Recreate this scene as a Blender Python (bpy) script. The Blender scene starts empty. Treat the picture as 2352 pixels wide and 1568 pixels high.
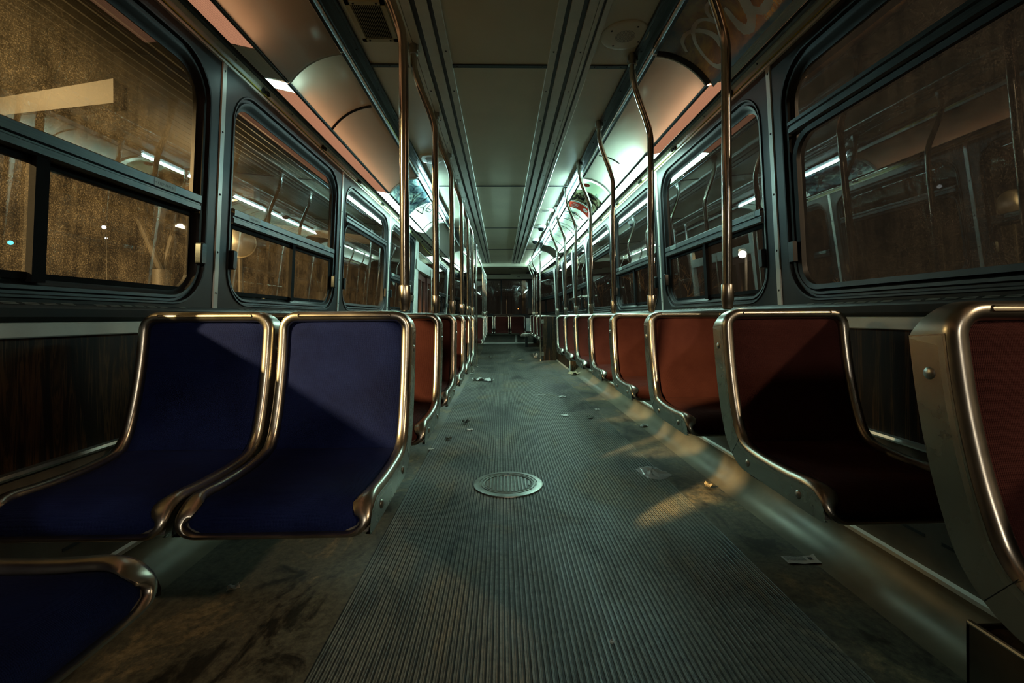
import bpy, math, random
from mathutils import Vector, Matrix
PI = math.pi
random.seed(7)
scene = bpy.context.scene
C = scene.collection

# ------------------------------------------------------------------ camera
EYE = 0.842
cam_d = bpy.data.cameras.new('camera'); cam = bpy.data.objects.new('camera', cam_d); C.objects.link(cam)
cam_d.sensor_width = 36.0; cam_d.lens = 16.0; cam_d.shift_y = -56.0/2352.0; cam_d.clip_start = 0.02; cam_d.clip_end = 300
YAW, ROLL = 0.023, 0.0062
cam.matrix_world = Matrix.Translation((0, 0, EYE)) @ Matrix.Rotation(-YAW, 4, 'Z') @ Matrix.Rotation(PI/2, 4, 'X') @ Matrix.Rotation(-ROLL, 4, 'Z')
scene.camera = cam
# ------------------------------------------------------------------ world, exposure
w = bpy.data.worlds.new('world'); scene.world = w; w.use_nodes = True
w.node_tree.nodes['Background'].inputs[0].default_value = (0.055, 0.046, 0.034, 1)
w.node_tree.nodes['Background'].inputs[1].default_value = 0.13
vs = scene.view_settings
vs.view_transform = 'Standard'; vs.look = 'None'; vs.gamma = 1; vs.use_curve_mapping = False; vs.exposure = 0.0
cy = scene.cycles
cy.use_adaptive_sampling = True; cy.adaptive_threshold = 0.03; cy.max_bounces = 7; cy.transparent_max_bounces = 16; cy.diffuse_bounces = 3; cy.glossy_bounces = 4
cy.caustics_reflective = False; cy.caustics_refractive = False
cy.sample_clamp_indirect = 8.0
SODIUM = (1.0, 0.68, 0.30)
def lamp(name, loc, power, color, radius=0.12, rot=None):
    d = bpy.data.lights.new(name, 'POINT'); d.energy = power; d.color = color; d.shadow_soft_size = radius
    o = bpy.data.objects.new(name, d); o.location = loc; C.objects.link(o); return o
# lamps outside, the last an added fill
lamp('sodium_light', (-5.2, -2.0, 3.20), 6200, SODIUM, 0.09)
lamp('sodium_light', (-5.6, 3.6, 3.20), 130, SODIUM, 0.12)
lamp('sodium_light', (-5.6, 9.5, 3.20), 130, SODIUM, 0.12)
lamp('street_light', (7.42, 14.0, 2.72), 260, (1.0, 0.72, 0.42), 0.10)
lamp('street_light', (4.2, -2.6, 3.5), 620, (1.0, 0.72, 0.45), 0.08)
lamp('street_light', (0.4, -8.0, 3.4), 460, (1.0, 0.86, 0.68), 0.5)  # soft fill added to lift the seat fronts, not a known street lamp

# ------------------------------------------------------------------ materials
MATS = {}
def nodes_of(name):
    m = bpy.data.materials.new(name); m.use_nodes = True
    nt = m.node_tree; bsdf = nt.nodes['Principled BSDF']; MATS[name] = m
    return m, nt, bsdf
def N(nt, t, **kw):
    n = nt.nodes.new(t)
    for k, v in kw.items():
        if k.startswith('i_'):
            n.inputs[int(k[2:]) if k[2:].isdigit() else k[2:]].default_value = v
        else: setattr(n, k, v)
    return n
def ramp(nt, fac, stops):
    r = nt.nodes.new('ShaderNodeValToRGB'); e = r.color_ramp.elements
    while len(e) < len(stops): e.new(0.5)
    for i, (p, c) in enumerate(stops):
        e[i].position = p; e[i].color = (c[0], c[1], c[2], 1) if isinstance(c, tuple) else (c, c, c, 1)
    nt.links.new(fac, r.inputs[0]); return r
def coords(nt, scale=(1, 1, 1)):
    tc = nt.nodes.new('ShaderNodeTexCoord'); mp = nt.nodes.new('ShaderNodeMapping')
    mp.inputs['Scale'].default_value = scale; nt.links.new(tc.outputs['Object'], mp.inputs[0]); return mp.outputs[0]
def noise(nt, vec, scale, detail=4, rough=0.6, dist=0.0):
    n = N(nt, 'ShaderNodeTexNoise'); n.inputs['Scale'].default_value = scale; n.inputs['Detail'].default_value = detail
    n.inputs['Roughness'].default_value = rough; n.inputs['Distortion'].default_value = dist
    nt.links.new(vec, n.inputs['Vector']); return n.outputs['Fac']
def bump(nt, bsdf, h, strength, dist=0.002):
    b = N(nt, 'ShaderNodeBump'); b.inputs['Strength'].default_value = strength; b.inputs['Distance'].default_value = dist
    nt.links.new(h, b.inputs['Height']); nt.links.new(b.outputs[0], bsdf.inputs['Normal'])
def simple(name, col, rough=0.5, metal=0.0, mottle=0.0, scale=8.0, stretch=(1, 1, 1), bumps=0.0, spec=None, rvar=0.0):
    m, nt, b = nodes_of(name)
    b.inputs['Roughness'].default_value = rough; b.inputs['Metallic'].default_value = metal
    b.inputs['Base Color'].default_value = (*col, 1)
    if spec is not None: b.inputs['Specular IOR Level'].default_value = spec
    if mottle or bumps or rvar:
        v = coords(nt, stretch); f = noise(nt, v, scale)
        if mottle:
            lo = tuple(c*(1-mottle) for c in col); hi = tuple(min(1, c*(1+mottle)) for c in col)
            r = ramp(nt, f, [(0.3, lo), (0.7, hi)]); nt.links.new(r.outputs[0], b.inputs['Base Color'])
        if rvar:
            r = ramp(nt, f, [(0.3, max(0.02, rough-rvar)), (0.7, rough+rvar)]); nt.links.new(r.outputs[0], b.inputs['Roughness'])
        if bumps: bump(nt, b, f, bumps)
    return m
def emis(name, col, s):
    m = bpy.data.materials.new(name); m.use_nodes = True; nt = m.node_tree; nt.nodes.clear()
    o = N(nt, 'ShaderNodeOutputMaterial'); e = N(nt, 'ShaderNodeEmission'); e.inputs[0].default_value = (*col, 1); e.inputs[1].default_value = s
    nt.links.new(e.outputs[0], o.inputs[0]); MATS[name] = m; return m
simple('ceiling_paint', (0.86, 0.82, 0.64), 0.34, 0, 0.07, 2.2, (1, 1, 1), 0, None, 0.012)
simple('panel_grey', (0.018, 0.021, 0.020), 0.48, 0, 0.15, 3.0, spec=0.3, rvar=0.06)
simple('lower_panel', (0.115, 0.108, 0.085), 0.55, 0.3, 0.35, 5.0, rvar=0.1)
simple('rubber', (0.008, 0.009, 0.009), 0.5, spec=0.3)
simple('black_paint', (0.010, 0.011, 0.011), 0.35)
simple('slat_metal', (0.22, 0.24, 0.21), 0.4)
simple('cove_metal', (0.20, 0.172, 0.112), 0.42, 0.2, 0.3, 4, rvar=0.06)
simple('sash_black', (0.007, 0.007, 0.007), 0.8, spec=0.1)
simple('black_ink', (0.01, 0.01, 0.012), 0.5)
simple('dark_metal', (0.045, 0.055, 0.055), 0.38, 0.7, 0.3, 9, (40, 1, 40), rvar=0.06)
simple('aluminium', (0.48, 0.50, 0.47), 0.36, 0.85, 0.15, 9, (40, 1, 40), rvar=0.08)
simple('aluminium_paint', (0.74, 0.76, 0.68), 0.40, 0.1, 0.12, 5, rvar=0.06)
simple('steel', (0.44, 0.42, 0.36), 0.30, 1.0, 0.10, 14, (1, 1, 1), 0.0, None, 0.025)
simple('steel_side', (0.40, 0.385, 0.33), 0.27, 1.0, 0.08, 10, (1, 1, 1), 0.0, None, 0.015)
simple('hatch_metal', (0.26, 0.27, 0.24), 0.36, 0.9, 0.3, 20)
simple('brushed_steel', (0.46, 0.46, 0.42), 0.34, 1.0, 0.12, 9, (1, 1, 1), 0.0, None, 0.03)
simple('pole_steel', (0.54, 0.53, 0.48), 0.16, 1.0, 0.10, 20, (8, 8, 0.6), 0.0, None, 0.04)
simple('shell_grey', (0.10, 0.10, 0.09), 0.5)
simple('vent_paint', (0.55, 0.50, 0.30), 0.4)
simple('yellow_cord', (0.55, 0.50, 0.06), 0.45)
simple('yellow_label', (0.62, 0.52, 0.04), 0.5)
simple('bracket_black', (0.015, 0.018, 0.018), 0.3)
simple('plastic_white', (0.55, 0.56, 0.50), 0.4)
simple('smoked_dome', (0.01, 0.012, 0.014), 0.06)
simple('paper', (0.62, 0.62, 0.58), 0.8, 0, 0.12, 30)
simple('paper_tan', (0.50, 0.40, 0.24), 0.8, 0, 0.25, 30)
simple('paper_dark', (0.10, 0.11, 0.09), 0.8, 0, 0.4, 60)
simple('grit', (0.22, 0.19, 0.12), 0.95, 0, 0.55, 40, bumps=0.8)
simple('sand_box_metal', (0.11, 0.10, 0.075), 0.45, 0.5, 0.3, 6)
simple('cream_paint', (0.76, 0.76, 0.62), 0.45, 0, 0.10, 4)
simple('deck_metal', (0.028, 0.024, 0.016), 0.6, 0.0, 0.2, 3, (1, 1, 1))
simple('beam_paint', (0.030, 0.026, 0.019), 0.6)
simple('mirror_rim_paint', (0.45, 0.38, 0.25), 0.5)
simple('asphalt', (0.045, 0.042, 0.038), 0.9, 0, 0.3, 20)
simple('bark', (0.07, 0.05, 0.035), 0.9)
simple('brick_wall_far', (0.06, 0.045, 0.035), 0.9, 0, 0.4, 2)
simple('door_red', (0.10, 0.03, 0.022), 0.4, 0, 0.2, 4)
simple('poster_dark', (0.018, 0.016, 0.014), 0.25)

simple('sticker', (0.34, 0.42, 0.38), 0.45)
simple('sticker_ink', (0.02, 0.03, 0.03), 0.5)
simple('back_plate', (0.45, 0.50, 0.47), 0.35, 0.2, 0.2, 10)
emis('lens_lit', (0.60, 1.0, 0.86), 32.0)
emis('lens_peach', (1.0, 0.46, 0.26), 0.66)
emis('lens_peach_groove', (1.0, 0.44, 0.24), 0.36)
emis('tube_lit', (0.68, 1.0, 0.93), 9.0)
emis('tube_bare', (0.68, 1.0, 0.93), 17.0)
emis('upper_lit', (0.56, 1.0, 0.98), 160.0)
emis('lens_rear', (0.62, 1.0, 0.9), 18.0)
emis('lens_stub', (0.60, 1.0, 0.9), 7.0)
emis('tube_peach', (1.0, 0.50, 0.26), 6.0)
emis('sodium_bulb', SODIUM, 30.0)
emis('white_bulb', (1.0, 0.86, 0.66), 60.0)
emis('far_lamp', (0.9, 0.95, 1.0), 1.6)
emis('far_lamp_red', (1.0, 0.35, 0.1), 3.0)
emis('far_lamp_teal', (0.1, 0.7, 0.8), 2.0)
def glass_mat(name, dirt, seed, tint=(0.30, 0.25, 0.17)):
    m = bpy.data.materials.new(name); m.use_nodes = True; nt = m.node_tree; nt.nodes.clear(); MATS[name] = m
    L = nt.links.new
    out = N(nt, 'ShaderNodeOutputMaterial')
    tr = N(nt, 'ShaderNodeBsdfTransparent'); tr.inputs[0].default_value = (0.86, 0.86, 0.82, 1)
    tl = N(nt, 'ShaderNodeBsdfTranslucent'); tl.inputs[0].default_value = (*tint, 1)
    gl = N(nt, 'ShaderNodeBsdfGlossy'); gl.inputs['Roughness'].default_value = 0.012; gl.inputs[0].default_value = (0.95, 0.97, 0.95, 1)
    tc = N(nt, 'ShaderNodeTexCoord')
    def mapped(sc, off):
        mp = N(nt, 'ShaderNodeMapping'); mp.inputs['Scale'].default_value = sc; mp.inputs['Location'].default_value = (off, off*1.7, off*0.3)
        L(tc.outputs['Object'], mp.inputs[0]); return mp.outputs[0]
    speck = ramp(nt, noise(nt, mapped((1, 1, 1), seed), 300, 5, 0.85), [(0.50, 0.0), (0.66, 1.0)])
    mid = ramp(nt, noise(nt, mapped((1, 1, 1), seed+3), 9, 7, 0.75), [(0.38, 0.15), (0.62, 1.0)])
    drip = ramp(nt, noise(nt, mapped((1, 42, 1.6), seed+5), 1.0, 4, 0.6), [(0.40, 0.0), (0.72, 1.0)])
    a0 = N(nt, 'ShaderNodeMath', operation='MULTIPLY_ADD'); L(mid.outputs[0], a0.inputs[0]); a0.inputs[1].default_value = 0.34*dirt; a0.inputs[2].default_value = 0.05*dirt
    a = N(nt, 'ShaderNodeMath', operation='MULTIPLY'); L(speck.outputs[0], a.inputs[0]); L(a0.outputs[0], a.inputs[1])
    b = N(nt, 'ShaderNodeMath', operation='MULTIPLY_ADD'); L(mid.outputs[0], b.inputs[0]); b.inputs[1].default_value = 0.045*dirt; L(a.outputs[0], b.inputs[2])
    c = N(nt, 'ShaderNodeMath', operation='MULTIPLY_ADD'); L(drip.outputs[0], c.inputs[0]); c.inputs[1].default_value = 0.04*dirt; L(b.outputs[0], c.inputs[2])
    c.use_clamp = True
    mx = N(nt, 'ShaderNodeMixShader'); L(c.outputs[0], mx.inputs[0]); L(tr.outputs[0], mx.inputs[1]); L(tl.outputs[0], mx.inputs[2])
    geo = N(nt, 'ShaderNodeNewGeometry')
    dt = N(nt, 'ShaderNodeVectorMath', operation='DOT_PRODUCT'); L(geo.outputs['Incoming'], dt.inputs[0]); L(geo.outputs['Normal'], dt.inputs[1])
    ab = N(nt, 'ShaderNodeMath', operation='ABSOLUTE'); L(dt.outputs['Value'], ab.inputs[0])
    om = N(nt, 'ShaderNodeMath', operation='SUBTRACT'); om.inputs[0].default_value = 1.0; L(ab.outputs[0], om.inputs[1])
    pw = N(nt, 'ShaderNodeMath', operation='POWER'); L(om.outputs[0], pw.inputs[0]); pw.inputs[1].default_value = 4.0
    fr = N(nt, 'ShaderNodeMath', operation='MULTIPLY_ADD'); L(pw.outputs[0], fr.inputs[0]); fr.inputs[1].default_value = 0.70; fr.inputs[2].default_value = 0.08
    fr.use_clamp = True
    m2 = N(nt, 'ShaderNodeMixShader'); L(fr.outputs[0], m2.inputs[0]); L(mx.outputs[0], m2.inputs[1]); L(gl.outputs[0], m2.inputs[2])
    L(m2.outputs[0], out.inputs[0]); return m
glass_mat('glass_left', 1.0, 0.0)
glass_mat('glass_right', 0.5, 9.0, (0.70, 0.60, 0.45))
glass_mat('glass_rear', 0.35, 4.0)
def panel_mat(name, col, trans=0.6, rough=0.10, art=None):
    """printed or plain plastic sheet with the lamp box behind it"""
    m = bpy.data.materials.new(name); m.use_nodes = True; nt = m.node_tree; nt.nodes.clear(); MATS[name] = m
    L = nt.links.new; out = N(nt, 'ShaderNodeOutputMaterial')
    tl = N(nt, 'ShaderNodeBsdfTranslucent'); df = N(nt, 'ShaderNodeBsdfDiffuse'); gl = N(nt, 'ShaderNodeBsdfGlossy'); gl.inputs['Roughness'].default_value = rough
    col4 = (*col, 1)
    if art:
        v = coords(nt, art[0]); r = ramp(nt, noise(nt, v, art[1], 6, 0.65, 0.6), art[2]); 
        L(r.outputs[0], tl.inputs[0]); L(r.outputs[0], df.inputs[0])
    else:
        tl.inputs[0].default_value = col4; df.inputs[0].default_value = col4
    a = N(nt, 'ShaderNodeMixShader'); a.inputs[0].default_value = trans; L(df.outputs[0], a.inputs[1]); L(tl.outputs[0], a.inputs[2])
    b = N(nt, 'ShaderNodeMixShader'); b.inputs[0].default_value = 0.08; L(a.outputs[0], b.inputs[1]); L(gl.outputs[0], b.inputs[2])
    L(b.outputs[0], out.inputs[0]); return m
panel_mat('sheet_plain', (0.60, 0.55, 0.45), 0.5)
panel_mat('sheet_white', (0.74, 0.76, 0.72), 0.55)
panel_mat('sheet_sky', (0.2, 0.2, 0.2), 0.5, 0.2, ((6, 3, 6), 2.2, [(0.38, (0.010, 0.016, 0.026)), (0.52, (0.05, 0.08, 0.09)), (0.66, (0.30, 0.38, 0.34))]))
panel_mat('sheet_photo', (0.2, 0.2, 0.2), 0.5, 0.2, ((9, 5, 9), 1.6, [(0.44, (0.012, 0.012, 0.010)), (0.5, (0.12, 0.075, 0.045)), (0.60, (0.42, 0.38, 0.28))]))
panel_mat('sheet_pale_green', (0.30, 0.38, 0.28), 0.5)
panel_mat('sheet_red', (0.34, 0.035, 0.022), 0.5)
panel_mat('sheet_print', (0.46, 0.50, 0.45), 0.5)
panel_mat('sheet_oval', (0.28, 0.03, 0.02), 0.4)
panel_mat('script_paint', (0.85, 0.76, 0.60), 0.30)
panel_mat('script_small', (0.80, 0.68, 0.46), 0.30)
panel_mat('sheet_poster', (0.2, 0.2, 0.2), 0.30, 0.25, ((3, 2.2, 3), 1.1, [(0.40, (0.030, 0.026, 0.022)), (0.50, (0.085, 0.055, 0.022)), (0.62, (0.20, 0.16, 0.035))]))
simple('ink_teal', (0.05, 0.20, 0.20), 0.5); simple('ink_red', (0.45, 0.05, 0.04), 0.5); simple('ink_blue', (0.04, 0.07, 0.25), 0.5); simple('ink_brown', (0.2, 0.1, 0.05), 0.5)
simple('white_ink', (0.75, 0.78, 0.74), 0.5)
# fabric
def fabric(name, col, col2):
    m, nt, b = nodes_of(name)
    v = coords(nt, (1, 1, 1))
    w1 = N(nt, 'ShaderNodeTexWave', bands_direction='X'); w1.inputs['Scale'].default_value = 130; nt.links.new(v, w1.inputs['Vector'])
    w2 = N(nt, 'ShaderNodeTexWave', bands_direction='Z'); w2.inputs['Scale'].default_value = 130; nt.links.new(v, w2.inputs['Vector'])
    mm = N(nt, 'ShaderNodeMath', operation='MULTIPLY'); nt.links.new(w1.outputs['Fac'], mm.inputs[0]); nt.links.new(w2.outputs['Fac'], mm.inputs[1])
    r = ramp(nt, noise(nt, v, 7, 5, 0.6), [(0.3, col), (0.75, col2)]); nt.links.new(r.outputs[0], b.inputs['Base Color'])
    b.inputs['Roughness'].default_value = 0.85; b.inputs['Sheen Weight'].default_value = 0.03; b.inputs['Sheen Roughness'].default_value = 0.4
    b.inputs['Sheen Tint'].default_value = (*[min(1, c*4+0.1) for c in col2], 1); b.inputs['Specular IOR Level'].default_value = 0.08
    bump(nt, b, mm.outputs[0], 0.7, 0.0015)
fabric('fabric_red', (0.045, 0.013, 0.012), (0.075, 0.024, 0.020))
fabric('fabric_blue', (0.0045, 0.008, 0.042), (0.008, 0.016, 0.080))
# wood laminate
m, nt, b = nodes_of('wood_laminate')
v = coords(nt, (14, 14, 0.9)); f = noise(nt, v, 1.6, 8, 0.62, 1.4)
r = ramp(nt, f, [(0.40, (0.005, 0.003, 0.002)), (0.50, (0.016, 0.009, 0.004)), (0.56, (0.10, 0.052, 0.020)), (0.60, (0.012, 0.007, 0.003)), (0.68, (0.065, 0.034, 0.012))])
nt.links.new(r.outputs[0], b.inputs['Base Color']); b.inputs['Roughness'].default_value = 0.48; b.inputs['Specular IOR Level'].default_value = 0.25
# floors
def floor_mat(name, base, dark, tan, rough, sc=2.6):
    m, nt, b = nodes_of(name); L = nt.links.new
    v = coords(nt, (1, 0.55, 1))
    big = noise(nt, v, sc, 9, 0.70, 0.8)
    fine = noise(nt, coords(nt, (1, 1, 1)), 45, 6, 0.75)
    r = ramp(nt, big, [(0.40, dark), (0.47, base), (0.54, base), (0.62, tan)])
    r2 = ramp(nt, fine, [(0.35, 0.35), (0.62, 1.15)])
    mx = N(nt, 'ShaderNodeMix', data_type='RGBA', blend_type='MULTIPLY'); mx.inputs[0].default_value = 0.85
    L(r.outputs[0], mx.inputs[6]); L(r2.outputs[0], mx.inputs[7]); 
    st = ramp(nt, noise(nt, coords(nt, (2.2, 1.1, 1)), 1.7, 7, 0.7, 0.8), [(0.54, 1.0), (0.68, 0.22)])
    mx2 = N(nt, 'ShaderNodeMix', data_type='RGBA', blend_type='MULTIPLY'); mx2.inputs[0].default_value = 0.9
    L(mx.outputs[2], mx2.inputs[6]); L(st.outputs[0], mx2.inputs[7]); L(mx2.outputs[2], b.inputs['Base Color'])
    rr = ramp(nt, big, [(0.4, rough-0.10), (0.6, rough+0.10)]); L(rr.outputs[0], b.inputs['Roughness'])
    bump(nt, b, fine, 0.35, 0.0015)
floor_mat('floor_rubber', (0.135, 0.122, 0.082), (0.032, 0.028, 0.019), (0.30, 0.235, 0.13), 0.50, 5.0)
floor_mat('floor_groove', (0.030, 0.030, 0.024), (0.02, 0.02, 0.016), (0.05, 0.042, 0.03), 0.7)
floor_mat('floor_rib', (0.165, 0.168, 0.135), (0.080, 0.082, 0.066), (0.24, 0.21, 0.14), 0.50)
# grimy plastic bag
m, nt, b = nodes_of('clear_plastic')
b.inputs['Base Color'].default_value = (0.8, 0.85, 0.85, 1); b.inputs['Roughness'].default_value = 0.12; b.inputs['Alpha'].default_value = 0.45

# ------------------------------------------------------------------ mesh helpers
class MB:
    def __init__(s): s.v = []; s.f = []; s.mi = []; s.cur = 0
    def add(s, vs, fs):
        o = len(s.v); s.v += [tuple(p) for p in vs]; s.f += [tuple(i+o for i in f) for f in fs]; s.mi += [s.cur]*len(fs)
        return s
    def box(s, x0, y0, z0, x1, y1, z1, f=None):
        vs = [(x, y, z) for x in (x0, x1) for y in (y0, y1) for z in (z0, z1)]
        if f: vs = [f(p) for p in vs]
        return s.add(vs, [(0, 1, 3, 2), (4, 6, 7, 5), (0, 4, 5, 1), (2, 3, 7, 6), (0, 2, 6, 4), (1, 5, 7, 3)])
    def grid(s, rows, closed_u=False, closed_v=False):
        n = len(rows); m_ = len(rows[0]); vs = [p for r in rows for p in r]; fs = []
        for i in range(n if closed_v else n-1):
            for j in range(m_ if closed_u else m_-1):
                fs.append((i*m_+j, i*m_+(j+1) % m_, ((i+1) % n)*m_+(j+1) % m_, ((i+1) % n)*m_+j))
        return s.add(vs, fs)
    def tube(s, pts, r, n=12, cap=True):
        pts = [Vector(p) for p in pts]; rows = []; up = None
        rs = r if isinstance(r, (list, tuple)) else [r]*len(pts)
        for i, p in enumerate(pts):
            t = (pts[min(i+1, len(pts)-1)]-pts[max(i-1, 0)])
            if t.length < 1e-9: t = Vector((0, 0, 1))
            t.normalize()
            if up is None: up = Vector((0, 1, 0)) if abs(t.y) < 0.9 else Vector((1, 0, 0))
            a = up - t*up.dot(t); a.normalize(); up = a; b_ = t.cross(a)
            rows.append([tuple(p + a*(math.cos(k*2*PI/n)*rs[i]) + b_*(math.sin(k*2*PI/n)*rs[i])) for k in range(n)])
        o = len(s.v); s.grid(rows, closed_u=True)
        if cap:
            s.f.append(tuple(o+k for k in range(n))[::-1]); s.f.append(tuple(o+(len(pts)-1)*n+k for k in range(n))); s.mi += [s.cur]*2
        return s
    def lathe(s, prof, c=(0, 0, 0), n=32, axis='z'):
        rows = []
        for r_, h in prof:
            row = []
            for k in range(n):
                a = 2*PI*k/n; x, y = r_*math.cos(a), r_*math.sin(a)
                row.append((c[0]+x, c[1]+y, c[2]+h) if axis == 'z' else (c[0]+h, c[1]+x, c[2]+y))
            rows.append(row)
        return s.grid(rows, closed_u=True)
    def build(s, name, mat, parent=None, angle=35, loc=None):
        me = bpy.data.meshes.new(name); me.from_pydata(s.v, [], s.f)
        mats = mat if isinstance(mat, (list, tuple)) else [mat]
        for mm in mats: me.materials.append(MATS[mm])
        if len(mats) > 1: me.polygons.foreach_set('material_index', s.mi)
        me.polygons.foreach_set('use_smooth', [True]*len(me.polygons)); me.set_sharp_from_angle(angle=math.radians(angle))
        me.update()
        o = bpy.data.objects.new(name, me); C.objects.link(o)
        if parent: o.parent = parent
        if loc: o.location = loc
        return o
def tag(o, label, cat, group=None):
    o['label'] = label; o['category'] = cat
    if group: o['group'] = group
    return o
def thing(name, label, cat, loc=(0, 0, 0), rz=0, group=None):
    o = bpy.data.objects.new(name, None); C.objects.link(o); o.location = loc; o.rotation_euler = (0, 0, rz); o.empty_display_size = 0.05
    return tag(o, label, cat, group)
def struct(o):
    o['kind'] = 'structure'; return o
def dup(o, parent=None, loc=None, rz=None, label=None, group=None):
    c = o.copy(); C.objects.link(c)
    if parent: c.parent = parent
    if loc is not None: c.location = loc
    if rz is not None: c.rotation_euler = (0, 0, rz)
    if label: c['label'] = label
    if group: c['group'] = group
    for ch in list(o.children): dup(ch, c)
    return c
def text_verts(s, size, font_bold=0.0):
    cu = bpy.data.curves.new('text', 'FONT'); cu.body = s; cu.size = size; cu.offset = font_bold
    ob = bpy.data.objects.new('text', cu); C.objects.link(ob)
    dg = bpy.context.evaluated_depsgraph_get(); me = ob.evaluated_get(dg).to_mesh()
    vs = [tuple(v.co) for v in me.vertices]; fs = [tuple(p.vertices) for p in me.polygons]
    ob.evaluated_get(dg).to_mesh_clear(); bpy.data.objects.remove(ob); bpy.data.curves.remove(cu)
    return vs, fs
def text_on(mb, s, size, fn, bold=0.0):
    vs, fs = text_verts(s, size, bold)
    if vs: mb.add([fn(x, y) for x, y, z in vs], fs)
    return mb
def rrect(u0, u1, v0, v1, r, n=8, m_=1):
    """points round a rounded rectangle, counter-clockwise, m_ extra points per side"""
    out = []
    cs = [(u1-r, v0+r, -PI/2), (u1-r, v1-r, 0), (u0+r, v1-r, PI/2), (u0+r, v0+r, PI)]
    for (cx_, cy_, a0) in cs:
        for k in range(n+1):
            a = a0+PI/2*k/n; out.append((cx_+r*math.cos(a), cy_+r*math.sin(a)))
    return out
def polyfill(loop): return [tuple(range(len(loop)))]

# ------------------------------------------------------------------ the car body
Y0, Y1, YT = -1.35, 12.60, 9.85           # front, rear wall, where the sides start to taper
def taper(y): return 0.0 if y < YT else 0.30*(y-YT)/(Y1-YT)
def wx(z, y=0.0):                              # half width of the body at height z
    return 1.2 - 0.0481*max(0, z-EYE) - taper(y)
def zf(y): return 0.0 if y < 9.2 else min(0.13, 0.13*(y-9.2)/2.2)

# floor : smooth rubber at both sides, ribbed mat in the aisle
mb = MB(); ys = [Y0, 9.2, 11.4, Y1]
mb.grid([[(-1.2, y, zf(y)), (1.2, y, zf(y))] for y in ys])
struct(mb.build('floor', 'floor_rubber'))
RX0, RX1 = -0.463, 0.85
mb = MB(); nr = 85; p = (RX1-RX0)/nr; rows = []
for y in ys[:-1] + [12.2]:
    row = [(RX0, y, zf(y)+0.0005)]
    for i in range(nr):
        x = RX0+i*p
        row += [(x+q*p, y, zf(y)+h) for q, h in ((0.24, 0.0005), (0.31, 0.0030), (0.36, 0.0034), (0.45, 0.0032), (0.52, 0.0022), (0.70, 0.0022), (0.77, 0.0032), (0.86, 0.0034), (0.91, 0.0030), (0.98, 0.0005))]
    row.append((RX1, y, zf(y)+0.0005)); rows.append(row)
mb.grid(rows); nc = len(rows[0])-1; mb.mi = [1 if (k % nc) % 10 == 0 else 0 for k in range(len(mb.f))]
struct(mb.build('floor_ribbed', ['floor_rib', 'floor_groove'], angle=20))

def side_strip(side, prof, ya, yb, name, mat, kind=True, steps=1, angle=35, parent=None):
    """extrude an (X,z) profile along the car on one side"""
    yy = [ya + (yb-ya)*k/steps for k in range(steps+1)]
    if ya < YT < yb: yy = sorted(set([ya, YT, yb]))
    mb = MB(); mb.grid([[(side*(x-taper(y)), y, z) for x, z in prof] for y in yy]); o = mb.build(name, mat, parent, angle)
    return struct(o) if kind else o
SD = {-1: 'left', 1: 'right'}
SEG = [-0.94, 0.49, 1.925, 3.345, 4.77, 6.19]
for sd in (-1, 1):
    nm = SD[sd]
    cove = [(1.06, 0.0), (1.09, 0.003), (1.125, 0.014), (1.155, 0.035), (1.177, 0.062), (1.188, 0.092), (1.190, 0.108)]
    side_strip(sd, cove, Y0, Y1, 'trim_cove_'+nm, 'cove_metal')
    side_strip(sd, [(1.190, 0.108), (1.186, 0.110), (1.186, 0.122), (1.203, 0.124)], Y0, Y1, 'trim_kick_'+nm, 'aluminium_paint', angle=20)
    side_strip(sd, [(1.203, 0.124), (1.203, 0.455)], Y0, Y1, 'wall_lower_'+nm, 'lower_panel')
    # slots of the heater in the lower panel
    side_strip(sd, [(1.204, 0.455), (1.185, 0.456), (1.182, 0.462), (1.185, 0.470), (1.200, 0.472)], Y0, Y1, 'trim_belt_'+nm, 'brushed_steel')
    side_strip(sd, [(1.200, 0.472), (1.200, 0.800)], Y0, Y1, 'wall_wood_'+nm, 'wood_laminate')
    rail = MB()
    for ya, yb in ((Y0, YT), (YT, Y1-0.02)):
        rail.grid([[(sd*(x-taper(y)), y, z) for x, z in [(1.2, 0.796), (1.190, 0.797), (1.188, 0.800), (1.188, 0.832), (1.190, 0.835), (1.2, 0.836)]] for y in (ya, yb)])
    ro = struct(rail.build('trim_rail_'+nm, 'aluminium_paint', angle=20))
    sc = MB()
    for k in range(16):
        y = -0.72+0.72*k+0.10
        if y < YT: sc.lathe([(0.0001, -sd*0.004), (0.004, -sd*0.003), (0.0055, 0)], (sd*1.188, y, 0.816), 10, 'x')
    sc.build('screws', 'dark_metal', ro)
    side_strip(sd, [(1.2, 0.836), (1.196, 0.838), (1.180, 0.850), (1.178, 0.872), (1.184, 0.880), (1.199, 0.888)], Y0, Y1, 'wall_sill_'+nm, 'panel_grey')
def body_pt(sd, y, z, d=0.0):
    """point on the leaning window wall, d = distance outward"""
    return (sd*(wx(z, y)+d), y, z)
# heater slots and sill grilles
for sd in (-1, 1):
    slot = MB()
    for k in range(70):
        y = -0.9+k*0.155
        if y > YT-0.2: break
        slot.box(sd*1.2015, y, 0.208, sd*1.2045, y+0.105, 0.217)
    struct(slot.build('trim_slot_'+SD[sd], 'black_paint'))
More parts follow.
